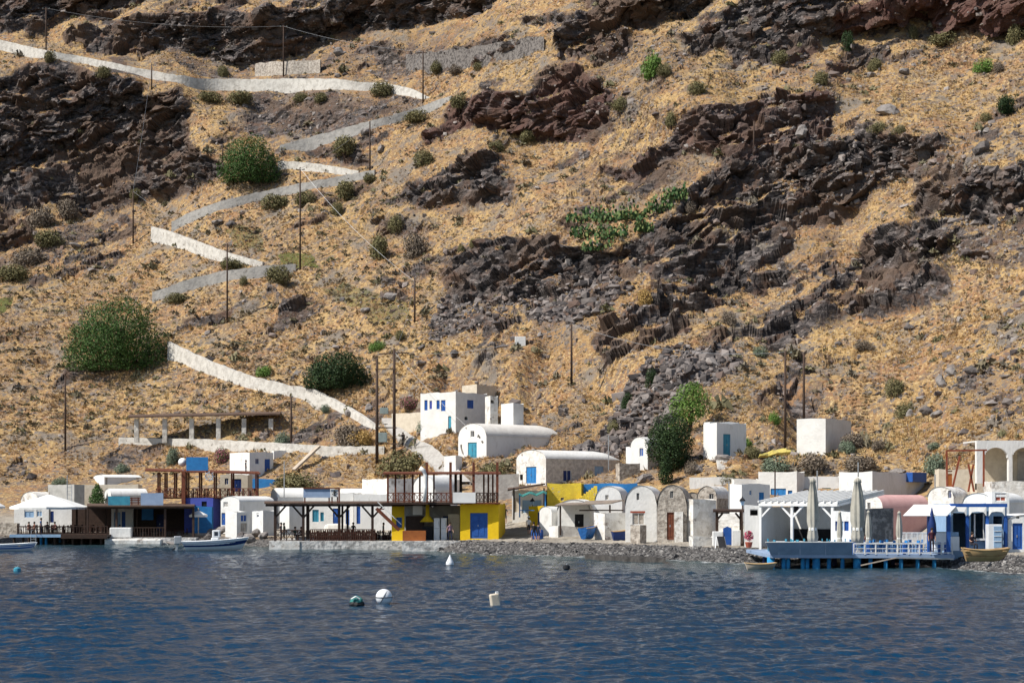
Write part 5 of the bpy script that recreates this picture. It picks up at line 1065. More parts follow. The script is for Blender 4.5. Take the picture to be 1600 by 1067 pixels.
# -- right white restaurant with slatted roof
a = R(35); uR3, uF3 = Vector((math.sin(a),math.cos(a),0)), Vector((math.cos(a),-math.sin(a),0)); A0 = W(1186,786,132); zA = A0.z; wF = ray_s(A0,uF3,1309); LB = ray_s(A0,uR3,1262); zB = Z(769,(A0+uR3*LB).y); gz = Z(848,132)
wr = thing('slatted_pavilion','white open pavilion with slatted white roof beside the blue deck','pavilion',tuple(Vector((A0.x,A0.y,gz))))
q = [A0, A0+uF3*wF, A0+uF3*wF+uR3*LB, A0+uR3*LB]; q[2].z = q[3].z = zB
slab4('roof_sheet','fabric',wr,q,.06)
for k in range(13):
    p = A0+uF3*wF*k/12-uR3*.15; r_ = A0+uF3*wF*k/12+uR3*LB; r_.z = zB; MB().bar(p+Vector((0,0,.13)), r_+Vector((0,0,.13)),.11,.12).build('roof_slat', M['white2'], wr)
MB().bar(A0-Vector((0,0,.12)), A0+uF3*wF-Vector((0,0,.12)),.16,.2).build('beam', M['white2'], wr)
MB().bar(A0+uF3*wF-Vector((0,0,.12)), q[2]-Vector((0,0,.12)),.14,.2).build('beam', M['white2'], wr)
for t in (.015,.42,.93):
    p = A0+uF3*wF*t+uR3*.1; o = MB().obox((p.x,p.y,(gz+zA)/2-.5), uF3, uR3, (0,0,1), .1,.1,(zA-gz)/2+.4).build('column', M['white2'], wr)
    for s in (-1,1):
        if 0 < t+s*.12 < 1: MB().bar(Vector((p.x,p.y,zA-1.15)), p+uF3*s*.95-Vector((0,0,.2)),.13).build('brace', M['white2'], o)
for t, s in ((0,'left_wall'),(1,'back_wall')):
    if t == 0: c = A0+uR3*LB/2; MB().obox((c.x,c.y,(gz+zA)/2-.3), uR3, uF3, (0,0,1), LB/2-.3,.12,(zA-gz)/2).build(s, M['white2'], wr)
    else:
        c = A0+uR3*(LB*.62)+uF3*wF/2; MB().obox((c.x,c.y,(gz+zA)/2), uF3, uR3, (0,0,1), wF/2-.15,.12,(zA-gz)/2+.3).build(s, M['white2'], wr)
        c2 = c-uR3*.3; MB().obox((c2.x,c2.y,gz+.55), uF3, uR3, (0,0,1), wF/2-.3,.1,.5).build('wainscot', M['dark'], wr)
rs = W(1241,794,131); mb = MB().lathe([(.02,-.03),(.34,-.03),(.34,.03),(.02,.03)],(0,0,0),18); mb.v = [(rs.x+v[0], rs.y+v[2], rs.z+v[1]) for v in mb.v]; tag(mb.build('round_sign', M['dark'], None, org=tuple(rs)),'round black sign on the middle column of the slatted pavilion','sign')
house('white_kiosk','white wall with a dark window left of the slatted pavilion',1163,1187,0,789,852,8,d=134.5,dep=5,m='white2',cat='building',ops=[('L',H_,1172,795,1184,805,'dark')])
house('white_bar_house','white corner with a blue shutter behind the closed parasols',1302,1330,1346,798,848,32,d=127.5,m='white2',cat='building',ops=[('L',S_,1305,814,1311,829,'blue'),('L',W_,1312,814,1318,829,'lightblue'),('L',S_,1319,814,1326,829,'blue')])
house('rough_stone_wall','dark rubble stone wall behind the closed parasols',1346,1352,1396,794,845,62,d=129,m='darkstone',cat='wall')
# -- blue deck on piles
DD = 118.5; DZ = Z(866,DD)
bd = thing('blue_deck','blue timber deck on turquoise piles over the water','deck',tuple(W(1330,866,DD)))
MB().box(X(1203,DD),X(1492,DD),DD,DD+12,DZ-.25,DZ).build('floor', M['deckblue'], bd)
for k, px in enumerate((1206,1226,1233,1256,1263,1277,1297,1318,1341,1362,1386,1410,1436,1462)):
    big = px in (1206,1277,1341); MB().tube([(X(px,DD),DD+.4,-1.2),(X(px,DD),DD+.4,DZ-.2)],.28 if big else .15,8).build('pile', M['pileblue'], bd, True)
for px in (1215,1245,1287,1330,1375,1425): MB().tube([(X(px,DD),DD+6,-1.2),(X(px,DD),DD+6,DZ-.2)],.16,7).build('pile', M['navy'], bd)
for i, (x0, x1) in enumerate(((1197,1217),(1217.3,1250),(1250.3,1290),(1290.3,1332))):      # leaning fence panels
    q = [W(x0+(7 if i == 0 else 0),866,DD-.05), W(x1,866,DD-.05), W(x1,847,DD-.75), W(x0,847,DD-.75)]; n_ = Vector((0,.05,0)); MB().add([*q,*[p+n_ for p in q]],[(0,1,2,3),(7,6,5,4),(0,4,5,1),(1,5,6,2),(2,6,7,3),(3,7,4,0)]).build('fence_panel', M['deckblue'], bd)
MB().bar(W(1196,846.5,DD-.75),W(1333,846.5,DD-.75),.1,.06).build('top_rail', M['white2'], bd)
MB().add([W(1332,846,DD-.7),W(1332,866,DD),W(1327,866,DD+.3)],[(0,1,2)]).build('corner_panel', M['navy'], bd)
MB().bar(W(1345,883,DD-.4),W(1400,871,DD-.4),.08).build('pole', M['palewood'], bd); MB().bar(W(1400,871,DD-.4),W(1490,873,DD-.4),.1).build('side_beam', M['metal'], bd)
railing('white and blue railing along the right part of the blue deck',1334,1488,849,866,DD,'white2','h',9)
for px, wq in ((1336,'leftmost'),(1358,'second from left'),(1415,'third from left'),(1440,'third from right'),(1470,'second from right'),(1480,'rightmost')): tag(MB().box(X(px,DD)-.1,X(px,DD)+.1,DD+.3,DD+.5,DZ,DZ+.85).build('rail_post', M['blue'], None, org=(X(px,DD),DD,DZ)), wq+' of the thick blue posts behind the white deck railing','post','blue posts of the deck')
seats((X(1345,122),121),(X(1440,122),121),5,CH2,TB2,'blue chair on the open deck','white table on the open blue deck',DZ,'blue deck',2,2.6)
seats((X(1210,124),123),(X(1325,124),123),4,CH3,TB2,'teal chair behind the deck panels','white table behind the leaning deck panels',DZ,'panel deck',2,3)
wf = railing('white picket fence behind the blue deck chairs',1408,1450,832,850,124,'white2','v',5)
def closed_parasol(px, yt, yb, d, rpx, label):
    r = thing('closed_parasol', label, 'parasol', tuple(W(px,yb,d)), 'closed parasols of the deck'); h = (yb-yt)*d/F; w = rpx*d/F; b = W(px,yb,d)
    fold = lambda t, i: 1+.16*math.sin(t*8+i*.25)
    MB().lathe([(w*.75,.12*h),(w*.9,.2*h),(w*.72,.31*h),(w*.95,.42*h),(w*.9,.6*h),(w*.65,.8*h),(w*.4,.93*h),(w*.5,.935*h),(w*.42,.97*h),(w*.08,h)],tuple(b),32,fold).build('canopy', M['beige'], r, True)
    MB().tube([b,b+Vector((0,0,.3*h))],.05,8).build('pole', M['metal'], r); MB().lathe([(.35,0),(.35,.1),(.05,.12)],tuple(b),10).build('base', M['concrete'], r); MB().lathe([(w*.76,-.02*h),(w*.78,0),(w*.76,.02*h)],(b.x,b.y,b.z+.31*h),16).build('tie', M['fabric'], r)
closed_parasol(1270,746,862,120.5,9,'tall closed parasol at the left in front of the slatted pavilion'); closed_parasol(1340,746,862,119.8,11,'largest closed parasol at the corner of the blue deck'); closed_parasol(1312,798,860,123,4.5,'small closed parasol between the two tall ones'); closed_parasol(1357,797,860,123,5,'small closed parasol right of the largest one'); closed_parasol(1405,798,860,123,5,'small closed parasol at the right of the deck')
# -- blue and white restaurant at right
RDp = hit(1574,862).y
br = house('blue_white_restaurant','blue and white restaurant front with pointed awning edges at the right','placeholder' and 1486,1573,0,788,862,4,d=RDp,dep=7,m='lightblue',cat='restaurant',ops=[('L',H_,1489,801,1509,856,'dark'),('L',H_,1517,801,1541,845,'dark'),('L',H_,1552,806,1566,860,'dark')])
fb('fascia','blue',br,1486,1574,786.5,792,RDp-.55,.45)
for px in (1483.5,1512,1543,1572): fb('column','blue',br,px-2.2,px+2.2,806,862,RDp-.5,.25)
for x0, x1 in ((1486,1510),(1514,1541),(1545,1570)):
    mb = MB(); n_ = 1; xm = (x0+x1)/2
    mb.add([W(x0,792,RDp-.5),W(x1,792,RDp-.5),W(x1,806,RDp-.6),W((xm+x1)/2+2,800,RDp-.6),W(xm,799,RDp-.6),W((x0+xm)/2-2,800,RDp-.6),W(x0,806,RDp-.6)],[(0,1,2,3,4,5,6)]); o = mb.build('lambrequin', M['fabric'], br); o.modifiers.new('thick','SOLIDIFY').thickness = .05
fb('window_frame','white2',br,1522,1524,803,842,RDp+.02,.06); fb('window_frame','white2',br,1536,1538,803,842,RDp+.02,.06); fb('window_sill','white2',br,1520,1542,841,844,RDp-.1,.2)
fr = thing('drinks_fridge','white glass-front drinks fridge outside the blue and white restaurant','fridge',tuple(W(1555,858,RDp-1.2))); fb('cabinet','boatwhite',fr,1544,1566,819,858,RDp-1.2,.7,.03); fb('glass_door','lightblue',fr,1553,1565,822,855,RDp-1.24,.04)
for k in range(3): fb('shelf','white2',fr,1553.5,1564.5,829+k*8,829.8+k*8,RDp-1.28,.04)
awn = thing('awning','white cloth awning stretched left of the blue and white restaurant','awning',tuple(W(1450,850,RDp)))
slab4('cloth','fabric',awn,[W(1411,806,RDp-3.5),W(1480,806,RDp-3.5),W(1496,789,RDp),W(1428,789,RDp)],.05)
for px in (1452,1482): MB().box(X(px,RDp-3)-.13,X(px,RDp-3)+.13,RDp-3.1,RDp-2.85,Z(862,RDp-3),Z(804,RDp-3)).build('post', M['blue'], awn)
tag(MB().lathe([(.22,0),(.3,.5),(.26,1.1),(.1,1.9),(.03,2.2)],tuple(W(1456,842,RDp-3.4)),12,lambda t,i: 1+.15*math.sin(t*5+i)).build('folded_parasol', M['navy'], None, True),'dark folded parasol strapped to the awning post','parasol')
house('white_storeroom','white storeroom with blue door at the right edge',1575,1660,0,803,862,4,d=RDp-.6,dep=5,m='white2',ysp=812,ops=[('L',D_,1582,817,1598,858,'blue'),('L',W_,1588,806,1593,810,'dark')])
ic = thing('ice_chest','white chest freezer in the opening under the awning','freezer',tuple(W(1490,850,RDp-1))); fb('cabinet','boatwhite',ic,1460,1480,832,860,RDp-.5,.9,.05); fb('lid','metal',ic,1460.5,1479.5,830.5,832,RDp-.45,.8)
sc = thing('glass_display','pale glass display counter in front of the restaurant opening','counter',tuple(W(1495,855,RDp-1))); fb('body','boatwhite',sc,1486,1499,838,860,RDp-.9,.7); fb('glass','lightblue',sc,1487,1498,831,837.5,RDp-.85,.5)
# whitewashed rubble roofs behind it and the arcade house
house('white_roof_house','whitewashed lumpy roof with a tiny blue window behind the restaurant',1450,1490,1512,760,800,38,d=138,m='oldwhite',ysp=776,ops=[('L',W_,1481,766,1486,778,'navy')])
house('white_roof_house','bright white low roof above the restaurant fascia',1505,1550,1600,770,800,40,d=128,m='white2',ysp=785)
house('white_terrace','whitewashed rubble terrace wall at the right edge',1550,1640,0,752,800,6,d=136,dep=4,m='oldwhite',cat='wall'); house('red_hatch_hut','small white hut with a red hatch on the terrace',1550,1577,0,768,800,6,d=127,dep=3,m='white2',ops=[('L',W_,1555,770,1572,783,'redbrick')])
house('orange_door_wall','cream wall with an orange door left of the arcade',1467,1527,0,733,775,4,d=150,dep=2,m='cream',cat='wall',ops=[('L',D_,1479,735,1488,762,'orange')])
ah = thing('arcade_house','white house with tall round arches at the right edge','house',tuple(W(1560,755,148)))
dA = 148; xs = np.linspace(1526,1700,88); mb = MB()
def arch_y(px):
    for x0, x1, ys_, ya in ((1538,1575,715,699),(1582,1620,715,699),(1627,1665,715,699)):
        if x0 <= px <= x1: c = (x0+x1)/2; return ys_-(ys_-ya)*math.sqrt(max(0,1-((px-c)/((x1-x0)/2))**2))
    return 765
for p, q in zip(xs[:-1], xs[1:]):
    yy = arch_y((p+q)/2); mb.box(X(p,dA),X(q,dA),dA,dA+.5,Z(yy,dA),Z(688,dA))
mb.build('arcade_wall', M['white2'], ah)
MB().box(X(1526,dA),X(1700,dA),dA+.51,dA+4.5,Z(690,dA),Z(688.2,dA)).build('roof', M['white2'], ah); MB().box(X(1552,dA),X(1700,dA),dA+4,dA+4.4,Z(770,dA),Z(690.5,dA)).build('back_wall', M['cream'], ah)
MB().box(X(1590,dA+3.9),X(1612,dA+3.9),dA+3.85,dA+3.98,Z(765,dA+4),Z(706,dA+4)).build('door', M['greywash'], ah); MB().box(X(1526,dA),X(1700,dA),dA-.02,dA+4.4,Z(772,dA),Z(755,dA)).build('floor', M['cream'], ah)
rf = thing('rusty_frame','rusty red steel frame with crossed legs left of the arcade','frame',tuple(W(1510,770,140)))
for p, q in (((1480,704),(1542,703)),((1537,704),(1537,760)),((1486,772),(1500,712)),((1513,768),(1521,725)),((1522,768),(1513,725)),((1479,704),(1480,770))): MB().bar(W(*p,140),W(*q,140),.14).build('strut', M['rust'], rf)
for px, yb_, yt, lb in ((1480,775,714,'white flag pole left of the rusty frame'),(1461,790,741,'short white mast above the pink vault'),(1277,770,735,'grey mast behind the left tall parasol'),(1341,745,722,'thin mast above the largest parasol'),(1211,780,735,'thin dark mast at the wide blue gate'),(1139,798,752,'tall grey post beside the ruins'),(105,780,742,'thin mast on the concrete box'),(444,785,720,'thin pale mast beside the spreading bush'),(951,757,680,'pale post in front of the old vaulted house')):
    dd_ = 145 if px > 1100 else 188; tag(MB().tube([W(px,yb_,dd_),W(px,yt,dd_)],.06,6).build('mast', M['metal' if px != 1211 else 'darkwood'], None, org=tuple(W(px,yb_,dd_))), lb, 'mast')
# -- little gate, lamp, easel, awning over boats
gt = thing('garden_gate','dark timber gate frame with blue gate and white posts on the beach path','gate',tuple(W(1138,852,133)))
dg = hit(1138,853).y
slab4('roof_plank','darkwood',gt,[W(1114,800,dg-.5),W(1163,800,dg-.5),W(1163,797.5,dg+1.2),W(1114,797.5,dg+1.2)],.14)
for px in (1120.5,1158): fb('post','darkwood',gt,px-2,px+2,800,850,dg,.24)
for px, s in ((1120.5,1),(1158,-1)): MB().bar(W(px,812,dg+.1),W(px+s*9,801,dg+.1),.15).build('brace', M['darkwood'], gt)
fb('gate_leaf','blue',gt,1130,1143,825,851,dg-.1,.08); MB().add([W(1130,825,dg-.1),W(1136.5,822,dg-.1),W(1143,825,dg-.1),W(1130,825,dg-.02),W(1136.5,822,dg-.02),W(1143,825,dg-.02)],[(0,1,2),(5,4,3),(0,3,4,1),(1,4,5,2)]).build('gate_top', M['blue'], gt)
for x0, x1, yt in ((1114,1129.5,830),(1143.5,1157.5,828)): fb('gate_wall','white2',gt,x0,x1,yt,853,dg-.2,.5,.05)
ws = thing('steps','white steps climbing behind the dark timber gate','steps',tuple(W(1142,830,140)))
for k in range(7): MB().box(X(1122,138+k),X(1162,138+k),138+k,139.05+k,0,Z(830-k*4.6,138+k)).build('step', M['oldwhite'], ws)
def lamp(px, yb, yt, d, label):
    b = W(px,yb,d); h = (yb-yt)*d/F; r = thing('street_lamp', label, 'lamp', tuple(b), 'street lamps on the beach path')
    MB().lathe([(.16,0),(.16,.25),(.07,.35),(.06,h*.45),(.08,h*.47),(.05,h*.5),(.045,h-.75)],tuple(b),10).build('post', M['darkwood'], r, True)
    l = MB().lathe([(.08,h-.75),(.2,h-.4)],tuple(b),6).build('lantern', M['lightblue'], r); MB().lathe([(.26,h-.4),(.2,h-.25),(.06,h-.12),(.02,h)],tuple(b),6).build('cap', M['black'], l)
lamp(1160,852,775,hit(1160,853).y-.6,'dark lamp post with lantern beside the timber gate'); lamp(832,822,777,hit(832,822).y,'thin lamp post in front of the yellow hut')
ea = thing('menu_board','dark slanted menu easel standing on the path before the blue gate','easel',tuple(W(1127,858,dg-2)))
MB().add([W(1120,838,dg-1.6),W(1131,838,dg-1.6),W(1135,856,dg-2.1),W(1124,857,dg-2.1)],[(0,1,2,3)]).build('board', M['black'], ea).modifiers.new('t','SOLIDIFY').thickness = .05
for p, q in (((1119.5,838),(1117,862)),((1131.5,838),(1136,860))): MB().bar(W(*p,dg-1.6),W(*q,dg-2),.06).build('leg', M['metal'], ea)
fl = thing('flower_pot','pot of bright pink flowers beside the lamp post','flowers',tuple(W(1170,852,128))); MB().lathe([(.2,0),(.3,.4),(.28,.42)],tuple(W(1170,855,128)),10).build('pot', M['redbrick'], fl)
V,Fc,ti = leaf_cloud(260,[(0,0,.75,.35,.4)],.16,3,ymin=.2); PKm = tint_mat('pink_flowers',[(.6,.05,.12),(.5,.08,.15),(.08,.12,.04)]); o = np_mesh('blossom',V,Fc,PKm,4,False,dict(tint=ti)); o.parent = fl
ba = thing('boat_awning','long brown sloping awning over the beached boats','awning',tuple(W(920,840,hit(920,842).y)))
d0 = hit(920,842).y; slab4('roof_sheet','corr',ba,[W(867,790.5,d0+.8),W(955,787,d0+.8),W(975,782,d0+6.5),W(880,785,d0+6.5)],.1)
for px, yb_ in ((875.5,832),(953,812)): MB().bar(W(px,yb_+4,d0+1.1),W(px,788.5,d0+1.1),.16).build('post', M['darkwood'], ba)
MB().bar(W(905,797,d0+2),W(974,797,d0+2),.12).build('beam', M['darkwood'], ba)
# ------------------------------------------------------------------ parasols
def open_parasol(px, yt, ye, yb, rpx, d, label, m='fabric'):
    b = W(px,yb,d); r = rpx*d/F; zt, ze_ = Z(yt,d), Z(ye,d); root = thing('open_parasol', label, 'parasol', tuple(b)); n = 8; mb = MB(); pts = []
    for ring in (0,.12,.5,1):
        for j in range(n*2):
            t = math.pi*2*j/(n*2)+.2; rr_ = r*ring*(1 if j % 2 == 0 else .95); sag = 0 if j % 2 == 0 else -.06*ring*r*.5; zz = zt+(ze_-zt)*(ring**1.05)+sag*(1 if ring < 1 else .3); pts.append((b.x+rr_*math.cos(t), b.y+rr_*math.sin(t), zz))
    mb.v = pts; k = n*2
    for i in range(3):
        for j in range(k): mb.f.append((i*k+j, i*k+(j+1)%k, (i+1)*k+(j+1)%k, (i+1)*k+j))
    mb.build('canopy', M[m], root); va = MB()
    for j in range(k): p, q = Vector(pts[3*k+j]), Vector(pts[3*k+(j+1)%k]); dz = Vector((0,0,.24)); va.add([p,q,q-dz,p-dz],[(0,1,2,3)])
    va.build('valance', M[m], root)
    MB().tube([b,(b.x,b.y,zt+.1)],.06,8).build('pole', M['palewood'], root)
    for j in range(n): t = math.pi*2*j/n+.2; MB().bar((b.x,b.y,zt-.15),(b.x+r*.97*math.cos(t),b.y+r*.97*math.sin(t),ze_-.05),.04).build('rib', M['palewood'], root)
    MB().lathe([(.1,0),(.06,.18),(.01,.3)],(b.x,b.y,zt),8).build('finial', M['palewood'], root)
open_parasol(77,772,791.5,836,60,184,'large white open parasol over the left deck'); open_parasol(-24,774,790.5,836,31,184,'second white open parasol cut by the left edge'); open_parasol(310,797,804,838,14,183,'small white parasol beside the bright blue wall')
# ------------------------------------------------------------------ boats
def hull(L, Bm, Hh, bow=.5, n=14, wl=0.0, flare=.75, double=False):        # bow towards +x; returns sections of points keel..gunwale (both sides)
    secs = []
    for i in range(n+1):
        t = i/n; w = Bm/2*(math.sin(min(1,(1-t)*1.9+.02)*math.pi/2)**.8)*(.86+.14*min(1,t*4)); w = w if not double else Bm/2*max(.06, math.sin(math.pi*(.06+.9*t)))**.6; sheer = Hh*(1+(bow*t**2.2 if not double else .28*(2*t-1)**2)); keel = -.25+(.0 if t < .75 else (t-.75)**2*8*Hh*.8)
        x_ = -L/2+L*t+(.10*L*t**3)
        rk_ = lambda f: x_*(.80+.20*f)
        secs.append([(rk_(0),0,keel),(rk_(.1),w*.45,keel+.05+.1*t),(rk_(.45),w*flare,keel+(sheer-keel)*.45),(rk_(.75),w*.95,keel+(sheer-keel)*.75),(rk_(1),w,sheer)])
    return secs
def hull_mesh(secs, lo=0, hi=4, off=0):
    mb = MB(); m_ = hi-lo+1
    for sd in (1,-1):
        k0 = len(mb.v)
        for s in secs:
            for p in s[lo:hi+1]: mb.v.append((p[0], sd*(p[1]+off*(1 if p[1] > .01 else 0)), p[2]))
        for i in range(len(secs)-1):
            for j in range(m_-1): q = k0+i*m_+j; mb.f.append((q,q+1,q+m_+1,q+m_) if sd < 0 else (q,q+m_,q+m_+1,q+1))
    if lo == 0:
        s = secs[0]; k0 = len(mb.v); mb.v += [(p[0],p[1],p[2]) for p in s]+[(p[0],-p[1],p[2]) for p in s[::-1]]; mb.f.append(tuple(range(k0,k0+2*len(s))))
    return mb
def boat(name, label, loc, rz, L, Bm, Hh, mh, stripes=(), bow=.5, deckz=.72, extra=None, double=False):
    r = thing(name, label, 'boat', (0,0,0)); sc = hull(L,Bm,Hh,bow,double=double); h = hull_mesh(sc).build('hull', M[mh], r, True)
    for (f0, f1, mm) in stripes:
        mb = MB()
        for sd in (1,-1):
            k0 = len(mb.v)
            for s in sc:
                for f in (f0,f1): z_ = s[0][2]+(s[4][2]-s[0][2])*f; w = np.interp(z_,[p[2] for p in s],[p[1] for p in s]); mb.v.append((np.interp(z_,[p[2] for p in s],[p[0] for p in s]), sd*(w+.012), z_))
            for i in range(len(sc)-1): q = k0+2*i; mb.f.append((q,q+1,q+3,q+2))
        mb.build('stripe', M[mm], h)
    mb = MB()
    for s in sc: z_ = s[0][2]+(s[4][2]-s[0][2])*deckz; w = np.interp(z_,[p[2] for p in s],[p[1] for p in s])-.02; xq = np.interp(z_,[p[2] for p in s],[p[0] for p in s]); mb.v += [(xq,w,z_),(xq,-w,z_)]
    for i in range(len(sc)-1): mb.f.append((2*i,2*i+1,2*i+3,2*i+2))
    mb.build('inner_deck', M['boatwhite' if mh == 'boatwhite' else mh], r)
    for sd in (1,-1): MB().tube([(s[4][0],sd*s[4][1],s[4][2]) for s in sc],.045,6).build('gunwale', M['boatwhite' if mh == 'boatwhite' else 'boatwood'], r)
    if extra: extra(r)
    r.location = loc; r.rotation_euler = (0,0,rz); return r
def motor(r):
    MB().box(-.1,.62,-.5,.5,.35,1.15).build('console', M['boatwhite'], r, bevel=.08); c = MB().box(.0,.75,-.45,.45,1.15,1.85).build('wheelhouse', M['boatwhite'], r, bevel=.08)
    MB().box(.752,.77,-.36,.36,1.3,1.72).build('windscreen', M['glass'], c); MB().box(.2,.55,-.462,.452,1.32,1.7).build('side_window', M['glass'], c)
    MB().box(-.95,-.45,-.5,.5,.35,.72).build('seat_box', M['boatwhite'], r, bevel=.05); cb = MB().add([(.75,-.62,.55),(2.1,-.3,.78),(2.1,.3,.78),(.75,.62,.55),(.75,-.5,.95),(1.9,-.22,1.0),(1.9,.22,1.0),(.75,.5,.95)],[(0,1,5,4),(1,2,6,5),(2,3,7,6),(3,0,4,7),(4,5,6,7)]).build('cabin_top', M['boatwhite'], r, bevel=.05)
    for x_ in (.95,1.35,1.7): MB().box(x_,x_+.22,-.6+.2*(x_-.9),-.45+.18*(x_-.9),.72,.86).build('porthole', M['glass'], cb)
    e = MB().box(-3.6,-2.9,-.28,.28,.5,1.3).build('outboard_motor', M['metal'], r, bevel=.1); MB().bar((-3.25,0,.5),(-3.45,0,-.1),.16,.2).build('leg', M['metal'], e); MB().bar((-3.4,0,.2),(-3.9,0,-.15),.12).build('tiller', M['black'], e)
    MB().tube([(2.0,-.45,.95),(2.5,-.3,1.25),(3.1,0,1.35),(2.5,.3,1.25),(2.0,.45,.95)],.02,5).build('bow_rail', M['metal'], r)
boat('motor_boat','white motor boat with navy stripe moored left of the stone quay',tuple(Vector((X(338,160),158,.12))),R(4),5.7,2.1,.78,'boatwhite',((.50,.80,'navy'),),.5,.75,motor)
def row(r):
    for x_ in (-1.2,.1,1.2): MB().box(x_-.12,x_+.12,-.62,.62,.42,.47).build('thwart', M['boatwood'], r)
def skiff(r): MB().box(-1.9,-.9,-.45,.45,.3,1.35).build('console', M['boatwhite'], r, bevel=.1); row(r)
boat('rowing_boat','white and blue striped boat at the left edge of the water',tuple(Vector((X(12,158),158,.05))),R(3),4.6,1.5,.55,'boatwhite',((.45,.60,'blue'),(.70,.80,'blue')),.35,.7,skiff)
boat('rowing_boat','varnished wooden rowing boat drawn up on the pebbles at right',tuple(Vector((X(1537,108),108,Z(871,108)))),R(2),2.8,1.3,.5,'boatwood',((.0,.5,'wood'),),.12,.7,row,True)
boat('dinghy','small grey wooden dinghy beside the blue deck',tuple(Vector((X(1188,116),116.5,.12))),R(4),2.0,1.0,.28,'palewood',(),.3,.7,None,True)
boat('covered_boat','boat under bright blue tarpaulin under the brown awning',tuple(W(919,838,hit(919,842).y-1.2)),R(60),2.4,1.1,.8,'bluetarp',(),.3,.95)
boat('dark_boat','dark navy boat lying in the stone yard before the pointed vault',tuple(W(972,842,hit(972,843).y-.6)),R(8),1.9,1.0,.7,'navy',(),.4,.8)
slabq = MB(); ns = 40
for k in range(ns):
    px = 915+k*3.2; d_ = 135.2-k*.165+.25*math.sin(k*.9); zt_ = .36+.06*math.sin(k*.8)+.03*math.sin(k*2.9); slabq.v += [(X(px,d_),d_-.25,-.5),(X(px,d_),d_+.05*math.sin(k*.9),zt_),(X(px,d_),d_+1.5+.3*math.sin(k*.7),zt_+.05),(X(px,d_),d_+2.2,-.3)]
for k in range(ns-1):
    for a_ in range(3): slabq.f.append((4*k+a_,4*k+4+a_,4*k+5+a_,4*k+1+a_))
slabq.f += [(0,1,2,3),(4*ns-1,4*ns-2,4*ns-3,4*ns-4)]
M['wetrock'] = mat('wet_black_rock', (.035,.032,.03), (.07,.065,.06), scale=2.5, bump=.06, bscale=5)
tag(slabq.build('stone_slipway', M['wetrock'], None, True),'dark low stone slipway lying along the pebble shore','slipway')
# ------------------------------------------------------------------ buoys
def buoy(px, yb, label, build):
    d = F*CH/(yb-YH); r = thing('buoy', label, 'buoy', (X(px,d), d, 0), 'buoys on the water'); build(r, F/d); return r
def sphere_pts(rad, n=12, k=10, sq=1): return [(rad*math.sin(math.pi*i/k)+.001, -rad*sq*math.cos(math.pi*i/k)) for i in range(k+1)]
def at(mb, r): o = ORG[r.name]; mb.v = [(v[0]+o.x, v[1]+o.y, v[2]+o.z) for v in mb.v]; return mb
def b1(r, s):
    ra = 13/s; b = at(MB().lathe([(p,z_+ra*.72) for p, z_ in sphere_pts(ra,20,14)],(0,0,0),22), r).build('float', M['boatwhite'], r, True)
    at(MB().lathe([(ra*.74,.02),(ra*.72,ra*.14),(ra*.86,ra*.2)],(0,0,0),18), r).build('fouled_band', M['black'], r)
    for a_ in (0,1.1): at(MB().tube([(ra*1.02*math.cos(t)*math.cos(a_), -ra*1.02*abs(math.sin(t))*.98, ra*.72+ra*1.02*math.cos(t)*math.sin(a_)*.9) for t in np.linspace(0,6.28,25)],.02,5,False), r).build('rope', M['black'], r)
def b2(r, s):
    w = 6.5/s; at(MB().lathe([(w*.75,-.1),(w*.85,.05),(w,.2),(w*.9,.34),(w*.42,.62),(w*.12,.82),(.02,.88)],(0,0,0),16), r).build('float', M['boatwhite'], r, True); at(MB().lathe([(w*.8,-.1),(w*.93,.0),(w*.93,.14),(w*.8,.16)],(0,0,0),14), r).build('fouled_band', M['black'], r)
def b3(r, s):
    w = 12/s; at(MB().lathe([(w*.9,-.1),(w,.05),(w*.85,.16),(w*.3,.2)],(0,0,0),14,lambda t,i: 1+.12*math.sin(t*5+i)), r).build('base', M['black'], r); at(MB().lathe([(w*.85,.14),(w*.7,.3),(w*.35,.42),(.03,.44)],(0,0,0),14,lambda t,i: 1+.15*math.sin(t*4+i*2)), r).build('net_bundle', M['green_tarp'], r)
    at(MB().tube([(-w*.6,-.3,.3),(0,-.35,.42),(w*.5,-.3,.3)],.04,5), r).build('rope', M['fabric'], r)
def b4(r, s):
    w = 8/s; o = ORG[r.name]; MB().obox((o.x,o.y,.26),(1,.3,.15),(-.3,1,0),(-.15,0,1),w*.9,w*.7,.3).build('canister', M['cream'], r, bevel=.06); MB().obox((o.x+.1,o.y,.6),(1,.3,.15),(-.3,1,0),(-.15,0,1),.06,.06,.06).build('cap', M['fabric'], r)
def b5(m_): return lambda r, s: (at(MB().lathe([(.12,-.05),(.26,.05),(.24,.25),(.1,.32)],(0,0,0),10), r).build('float', M[m_], r), at(MB().tube([(0,0,.3),(.05,0,.42)],.03,5), r).build('ring', M['metal'], r))
buoy(600,942,'white ball buoy bound with rope, largest float on the water',b1); buoy(703,885,'white cone shaped buoy near the pebble beach',b2); buoy(557,945,'green net covered float beside the white ball',b3); buoy(773,946,'off-white canister float right of the ball',b4); buoy(885,889,'small dark float near the slipway',b5('black')); buoy(27,893,'small teal float at the far left',b5('teal'))
